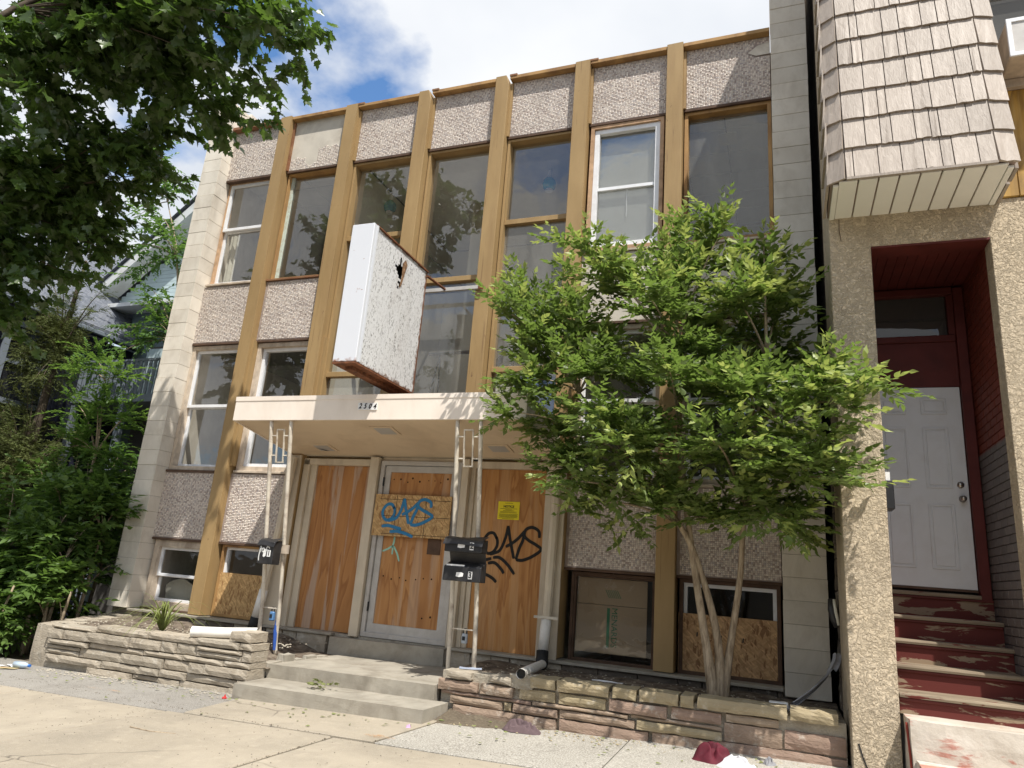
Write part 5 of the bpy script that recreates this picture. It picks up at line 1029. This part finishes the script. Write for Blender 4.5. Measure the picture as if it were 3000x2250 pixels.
def grow(name, label, base, stems, ends, leafkw, seed, group=None, bark='bark', trunk_r=.05, sec=6, twigs=4, nleaf=9, tl=.26, sl=.42, size=.085, droop=.25, shape='ovate', mat='leaf_tree', mat_tip=None, singles=0, arch=.25, inner=.35, cat='tree', flat=.35, outward=None, node_min=-9, draw=True, tipw=1.0, sag=.25, spread=1.0):
    """stems: list of (path, radii); ends: crown points that limbs reach for"""
    rng = np.random.default_rng(seed); T = empty(name, base, label=label, cat=cat, group=group)
    tr = None; nodes = []
    for P, R in stems:
        o = MB().tube([tuple(p) for p in catmull(P, 4)], list(np.interp(np.linspace(0, 1, 4 * (len(P) - 1) + 1), np.linspace(0, 1, len(R)), R)), 10).build('trunk', bark, T, smooth=True); tr = tr or o
        nodes += [np.array(p) for p in P[1:] if p[2] > node_min]
    L = Leaves(); ctr = np.mean(np.array(ends), 0)
    for e in ends:
        e = np.array(e, float); a = min(nodes, key=lambda q: np.linalg.norm(q - e) + 1.2 * max(0, q[2] - e[2] + .1)); mid = (a + e) / 2 + np.array((0, 0, arch * np.linalg.norm(e - a)))
        C = bez(a, mid, e, 9); ln = np.linalg.norm(e - a); r0 = max(.008, trunk_r * .35 * min(1, ln))
        if draw: MB().tube(C, list(np.linspace(r0, .004, 9)), 6).build('limb', bark, T, smooth=True)
        for k in range(sec):
            t = inner + (1 - inner) * (k + rng.uniform(.2, .8)) / sec; i = min(7, int(t * 8)); f = t * 8 - i; p = np.array(C[i]) * (1 - f) + np.array(C[i + 1]) * f
            d = np.array(C[i + 1]) - np.array(C[i]); d /= np.linalg.norm(d) + 1e-9; v = rng.normal(0, 1, 3); v[2] = v[2] * .6 + .15; v /= np.linalg.norm(v); sd_ = d * .55 + v * .95 * spread; sd_ /= np.linalg.norm(sd_); sL = sl * rng.uniform(.6, 1.2) * (1.1 - .4 * t)
            for j in range(twigs):
                u = (j + .7) / twigs; q = p + sd_ * sL * u; w = rng.normal(0, 1, 3); w[2] = abs(w[2]) * .45 if droop < .1 else w[2] * .5; td = sd_ * .8 + w * .55
                rad = np.linalg.norm(q - ctr); out = (rad > .75) and rng.random() < .26 + .3 * (np.dot(q - ctr, SUNV) > .3)  # pale leaves favour the sun side: sunlight put into leaf colour
                L.twig(q, td, tl * rng.uniform(.7, 1.25), nleaf, size, droop, rng, tip=(.62 * tipw if out else .0), flat=flat, sag=sag)
        L.twig(np.array(C[-2]), e - np.array(C[-2]), tl * 1.3, nleaf + 2, size, droop, rng, tip=.6 * tipw, flat=flat, sag=sag)
    L.emit(shape, mat, T, 'crown', singles, mat_tip, .78); return T
# the small tree in the planter
TE = [(7.81, -.9, 4.72), (7.34, -.6, 4.75), (8.17, -1.1, 4.3), (8.31, -.7, 3.84), (6.69, -.8, 4.35), (6.25, -1.1, 4.5), (6.17, -.5, 4.45), (5.67, -.9, 4.12), (5.78, -.6, 4.0), (5.62, -1.2, 3.72), (5.82, -1.0, 3.38), (5.9, -1.3, 2.94), (5.77, -1.4, 2.56), (5.9, -.8, 2.45), (6.2, -1.1, 1.98), (6.48, -1.5, 1.85), (6.42, -.9, 1.72), (7.22, -1.4, 1.62), (7.06, -.4, 1.95), (7.69, -1.1, 1.58), (8.17, -1.4, 1.66), (8.4, -1.0, 1.6), (8.8, -1.95, 1.85), (8.85, -2.0, 2.42), (8.95, -2.0, 2.66), (8.6, -1.85, 2.2), (8.3, -.4, 3.36), (7.87, -1.5, 3.7), (7.13, -1.6, 3.63), (7.38, -1.9, 2.8), (6.83, -1.8, 2.46), (8.04, -1.9, 2.6), (7.76, -2.0, 2.15), (7.05, -1.9, 2.1), (8.33, -1.8, 2.0), (7.38, -.4, 3.73), (6.46, -.4, 3.48), (7.89, -.3, 3.65), (6.9, -1.0, 3.1), (7.5, -1.2, 3.2), (7.9, -1.2, 2.9), (6.6, -1.3, 3.0), (7.2, -1.0, 2.3), (6.3, -1.0, 3.7), (7.4, -1.1, 4.1)]
TC = np.array((7.15, -1.05, 2.95)); TE = [tuple(TC + (np.array(p) - TC) * np.array((.93 if p[0] < 7.2 else .88, .90, .90 if p[2] > 2.9 else .87))) for p in TE]
grow('small_tree', 'small multi-stemmed leafy tree growing in the sandstone planter', (7.6, -.6, .33),
     [([(7.60, -.62, .30), (7.53, -.63, .75), (7.44, -.64, 1.3), (7.36, -.66, 1.85), (7.30, -.75, 2.5), (7.25, -.85, 3.3)], [.055, .036, .030, .026, .019, .010]),
      ([(7.63, -.60, .30), (7.62, -.60, .8), (7.48, -.62, 1.35), (7.30, -.70, 1.75), (6.85, -.85, 2.3), (6.4, -.95, 2.9)], [.05, .033, .028, .024, .016, .009]),
      ([(7.65, -.58, .30), (7.72, -.56, .8), (7.80, -.56, 1.35), (7.84, -.62, 1.9), (7.95, -.8, 2.6), (8.05, -.95, 3.2)], [.046, .030, .026, .022, .016, .009])],
     TE, {}, 11, node_min=1.6, sec=15, twigs=5, nleaf=9, tl=.25, sl=.36, size=.078, droop=.02, sag=.02, arch=.18, flat=.5, mat='leaf_tree', mat_tip='leaf_tip_sunlit', singles=300)
# street maple: trunk out of frame on the left, limbs reaching over the front
ME = [(3.13, -1.6, 6.92), (3.2, -1.9, 7.05), (2.53, -1.5, 6.56), (2.1, -1.4, 6.30), (2.0, -1.7, 6.2), (1.25, -1.5, 6.2), (1.25, -1.6, 5.55), (.68, -1.8, 5.42), (.15, -1.6, 5.12), (.42, -1.5, 4.65), (.05, -1.7, 4.32), (-.64, -1.5, 3.95), (-.5, -1.8, 3.6), (-.31, -2.1, 4.4), (.09, -2.1, 5.0), (1.19, -2.1, 5.85), (1.9, -2.1, 6.75), (2.9, -2.3, 6.8), (1.44, -2.5, 6.86), (.32, -2.5, 6.21), (-.23, -2.4, 5.44), (2.5, -1.8, 7.1), (1.7, -1.6, 6.8), (.9, -1.7, 6.2), (.6, -1.9, 6.7), (.1, -2.0, 5.7), (-.5, -1.9, 5.1), (1.3, -1.9, 7.4), (2.1, -2.2, 7.6), (-.9, -1.7, 4.6), (-1.0, -2.0, 5.6), (.0, -2.2, 7.2), (1.0, -2.6, 8.0), (2.6, -2.6, 7.9), (-1.2, -2.4, 6.6), (2.0, -3.2, 8.4), (.5, -3.4, 8.8), (-1.0, -3.6, 7.8), (2.9, -3.0, 7.6), (1.73, -2.7, 6.6), (.66, -2.7, 5.95), (.3, -2.7, 5.2), (1.14, -2.7, 6.3), (2.3, -2.5, 6.35), (2.34, -2.5, 6.75), (.2, -2.7, 6.7), (1.5, -2.8, 6.9), (.75, -2.9, 6.4)]
grow('maple_tree', 'broad maple whose dark leafy limbs hang over the pavement', (.2, -4.8, -.1),
     [([(.2, -4.8, -.15), (.22, -4.75, 1.5), (.15, -4.6, 3.2), (.25, -4.3, 4.6), (.3, -3.9, 5.8), (.4, -3.4, 7.2)], [.26, .21, .19, .14, .07, .03]), ([(.18, -4.6, 3.0), (.3, -4.0, 4.8), (.6, -3.3, 6.6), (1.3, -2.6, 7.6)], [.09, .05, .03, .016]), ([(.18, -4.6, 2.9), (-.3, -3.7, 3.8), (-.5, -2.8, 4.4), (-.4, -2.3, 4.9)], [.09, .05, .03, .016])],
     ME, {}, 23, bark='bark_dark', trunk_r=.03, sec=11, twigs=5, nleaf=6, tl=.32, sl=.50, size=.138, droop=.55, shape='maple', mat='leaf_maple', singles=300, arch=.12, flat=.5)
# shrubs and saplings in the side yard
def ell(c, r, n, seed, low=-1): 
    g = np.random.default_rng(seed); out = []
    while len(out) < n:
        v = g.uniform(-1, 1, 3)
        if .3 < np.linalg.norm(v) < 1 and v[2] > low: out.append(tuple(np.array(c) + v * np.array(r)))
    return out
def bush(name, label, c, r, n, seed, **k):
    base = (c[0], c[1], gz(c[0])); kw = dict(sec=5, twigs=4, nleaf=6, tl=.26, sl=.36, size=.115, mat='leaf_shrub', bark='bark', cat='shrub', group='shrubs crowding the side yard', trunk_r=.03); kw.update(k)
    sx = kw.pop('stems_x', (-.2, .0, .2))
    grow(name, label, base, [([(c[0] + s, c[1], base[2] - .05), (c[0] + s * 1.4, c[1] + .02, c[2] * .45), (c[0] + s * 1.8, c[1], c[2])], [.03, .022, .01]) for s in sx], ell(c, r, n, seed), {}, seed, **kw)
bush('shrub', 'dense dark broad-leaved shrub crowding against the pale pilaster', (-.55, -.15, 1.35), (.62, .55, 1.15), 36, 31)
bush('shrub', 'dense dark shrub with bare stems at the pavement edge', (-1.35, -.75, .95), (.65, .5, .95), 34, 32, stems_x=(-.3, -.1, .15))
bush('shrub', 'sprawling low shrub filling the yard between the houses', (-1.6, .35, 1.55), (.75, .6, 1.1), 24, 33)
bush('shrub', 'tall leafy thicket between the pilaster and the railed porch', (-1.4, .7, 1.75), (.9, .6, 1.0), 28, 36, size=.10, mat='leaf_elm')
bush('shrub', 'rounded sunlit shrub at the back of the planter return', (-.35, -.6, .95), (.45, .35, .75), 20, 37, stems_x=(-.1, .1))
bush('shrub', 'leafy undergrowth below the cedar at the yard edge', (-2.0, -.45, .9), (.6, .5, .8), 20, 38)
bush('shrub', 'low leafy seedling shrub sprouting at the end of the planter', (-.1, -.75, .62), (.32, .3, .35), 9, 34, sec=4, size=.12)
bush('shrub', 'dark undergrowth behind the litter at the yard corner', (-.75, -1.15, .40), (.6, .35, .42), 26, 35, size=.10)
for x, y, lb in ((-.26, -1.15, 'bent bare woody stem rising from the yard beside the planter'), (-.62, -1.25, 'straight bare woody stem in the undergrowth near the litter')):
    z = gz(x); MB().tube([(x + .10, y, z - .03), (x + .02, y, z + .12), (x - .02, y, z + .35), (x + .05, y + .03, z + .75)], [.03, .024, .018, .01], 8).build('bare_stem', 'bark', None, smooth=True, label=lb, cat='stem')
grow('locust_sapling', 'bright green feathery locust sapling between shrubs and house', (-1.05, .1, -.1), [([(-1.05, .1, -.15), (-1.0, .1, 1.2), (-.95, .1, 2.4), (-1.1, .1, 3.5)], [.03, .025, .02, .008])],
     [(-1.75, .1, 3.65), (-1.2, .0, 3.75), (-.75, .1, 3.5), (-.35, .0, 2.95), (-1.4, .0, 3.1), (-1.2, -.1, 2.6), (-.6, .0, 2.3), (-.4, .1, 2.0), (-1.5, .1, 2.5), (-.9, -.1, 3.1)], {}, 41, sec=9, twigs=4, nleaf=26, tl=.36, sl=.36, size=.062, droop=.05, shape='small', mat='leaf_locust', cat='tree', flat=.2, bark='bark', sag=.35)
grow('cedar_tree', 'yellow-green cedar standing in front of the navy house', (-3.5, .9, -.1), [([(-3.5, .9, -.2), (-3.5, .9, 2.0), (-3.4, .9, 4.2), (-3.3, .9, 6.0)], [.10, .08, .06, .02])],
     ell((-3.6, .7, 2.9), (.95, .7, 1.7), 70, 51) + [(-2.75, .9, 5.35), (-3.0, .8, 5.6), (-3.4, .7, 5.4), (-2.7, .8, 5.0), (-3.2, .7, 5.0), (-3.7, .8, 4.9), (-4.0, .8, 4.4), (-3.8, .8, 5.5)] + ell((-3.45, .8, 4.5), (.5, .5, 1.0), 26, 55), {}, 52, sec=7, twigs=6, nleaf=16, tl=.20, sl=.34, size=.06, droop=.1, shape='needle', mat='leaf_cedar', cat='tree', flat=.9, bark='bark_dark', inner=.15)
grow('elm_sapling', 'tall elm sapling with arching leafy wands beside the pale pilaster', (-1.4, 1.5, -.1), [([(-1.4, 1.5, -.15), (-1.4, 1.5, 2.6), (-1.5, 1.5, 4.6), (-1.85, 1.5, 6.2), (-2.4, 1.5, 7.4)], [.04, .032, .024, .016, .008])],
     [(-3.25, 1.5, 9.0), (-3.1, 1.45, 8.6), (-2.9, 1.5, 8.1), (-2.15, 1.5, 7.75), (-2.4, 1.4, 7.5), (-2.95, 1.4, 7.1), (-2.7, 1.5, 6.9), (-3.15, 1.4, 6.5), (-2.8, 1.4, 5.9), (-1.75, 1.4, 5.4), (-2.1, 1.4, 4.65), (-2.6, 1.4, 4.4), (-1.75, 1.4, 6.2), (-2.2, 1.4, 5.6), (-2.9, 1.5, 4.9), (-1.75, 1.3, 4.9), (-2.0, 1.3, 5.2), (-2.0, 1.3, 6.6), (-2.3, 1.4, 7.0)], {}, 61, sec=10, twigs=2, nleaf=11, tl=.40, sl=.14, size=.085, droop=.25, shape='ovate', mat='leaf_elm', cat='tree', flat=.3, inner=.2, arch=.22, sag=.15)
# wilted sprig left on the bottom step
sp_ = Leaves(); g_ = np.random.default_rng(5); SP = empty('wilted_sprig', (4.32, -1.40, .115), label='wilted leafy sprig lying on the bottom concrete step', cat='plant')
for k in range(9):
    a = g_.uniform(0, 6.28); sp_.twig(np.array((4.32 + g_.normal(0, .05), -1.40 + g_.normal(0, .03), .125 + g_.uniform(0, .06))), np.array((math.cos(a), math.sin(a) * .6, .25)), .10, 4, .055, .1, g_, flat=.9)
sp_.emit('ovate', 'leaf_wilt', SP, 'foliage')
# buildings added across the street, unseen, to darken reflections in the low windows
MT['far_brick'] = painted('far_brick', (.17, .10, .075), .2, 2, .85, .2, 20); MT['far_render'] = painted('far_render', (.28, .25, .21), .1, 2, .85, .2, 20)
for x0, x1, h, mt, lb in ((-14, -1.2, 6.2, 'far_brick', 'unseen brick block added across the road to darken the low sash windows'), (-.8, 9.5, 5.0, 'far_render', 'unseen rendered block added across the road to darken the hall glazing'), (10, 24, 6.8, 'far_brick', 'tall unseen brick block added across the road to darken the basement glass')):
    fb = empty('building', ((x0 + x1) / 2, -30, -.2), label=lb, cat='building', group='unseen buildings added across the street'); box('wall', mt, fb, x0, x1, -34, -29, -.2, h); box('parapet', 'concrete', fb, x0 - .1, x1 + .1, -34.1, -28.9, h, h + .25)
    n = int((x1 - x0) / 2.1); 
    for i in range(n):
        for z in (.8, 3.3):
            X = x0 + (i + .5) * (x1 - x0) / n; w = MB().frame(X - .55, X + .55, z, z + 1.7, -29.0, -28.94, .09).build('window', 'white_vinyl', fb); box('pane', 'int_dark', w, X - .46, X + .46, -28.995, -28.975, z + .09, z + 1.61)
# fallen leaves blown along the foot of the walls
fl = Leaves(); g_ = np.random.default_rng(9); FL = empty('fallen_leaves', (4.5, -1.9, 0), kind='stuff')
for k in range(150):
    x = g_.uniform(1.0, 8.6); y = -1.55 - abs(g_.normal(0, .28)) if x < 5.4 else -1.25 - abs(g_.normal(0, .3)); z = gz(x) + .012
    if 3.5 < x < 5.5: y = -1.72 - abs(g_.normal(0, .25))
    fl.p.append(np.array((x, y, z))); fl.a.append(np.array((g_.normal(), g_.normal(), .05))); fl.n.append(np.array((g_.normal(0, .3), g_.normal(0, .3), 1.0))); fl.s.append(g_.uniform(.02, .045)); fl.tip.append(0)
fl.emit('ovate', 'leaf_wilt', FL, 'fallen_leaf')
# trees across the street (mirrored in the window glass)
for i, (x, y, h, s) in enumerate(((-4, -19, 11, 3.6), (5.0, -25, 11, 3.4), (18, -24, 9, 3.0))):
    grow('street_tree', ['tall street tree across the road, mirrored in the windows beside the pale pilaster', 'tall street tree across the road, mirrored in the hall glazing', 'street tree across the road, mirrored in the windows beside the stucco building'][i], (x, y, -.2), [([(x, y, -.3), (x + .1, y, 2.5), (x, y + .1, 5), (x + .2, y, h * .75)], [.3, .25, .2, .08])], ell((x, y, h * .62), (s, s, h * .36), 46, 70 + i), {}, 80 + i, sec=5, twigs=4, nleaf=5, tl=1.0, sl=1.3, size=.42, droop=.4, shape='small', mat='leaf_far', bark='bark_dark', trunk_r=.25, flat=.8, group='trees across the street')
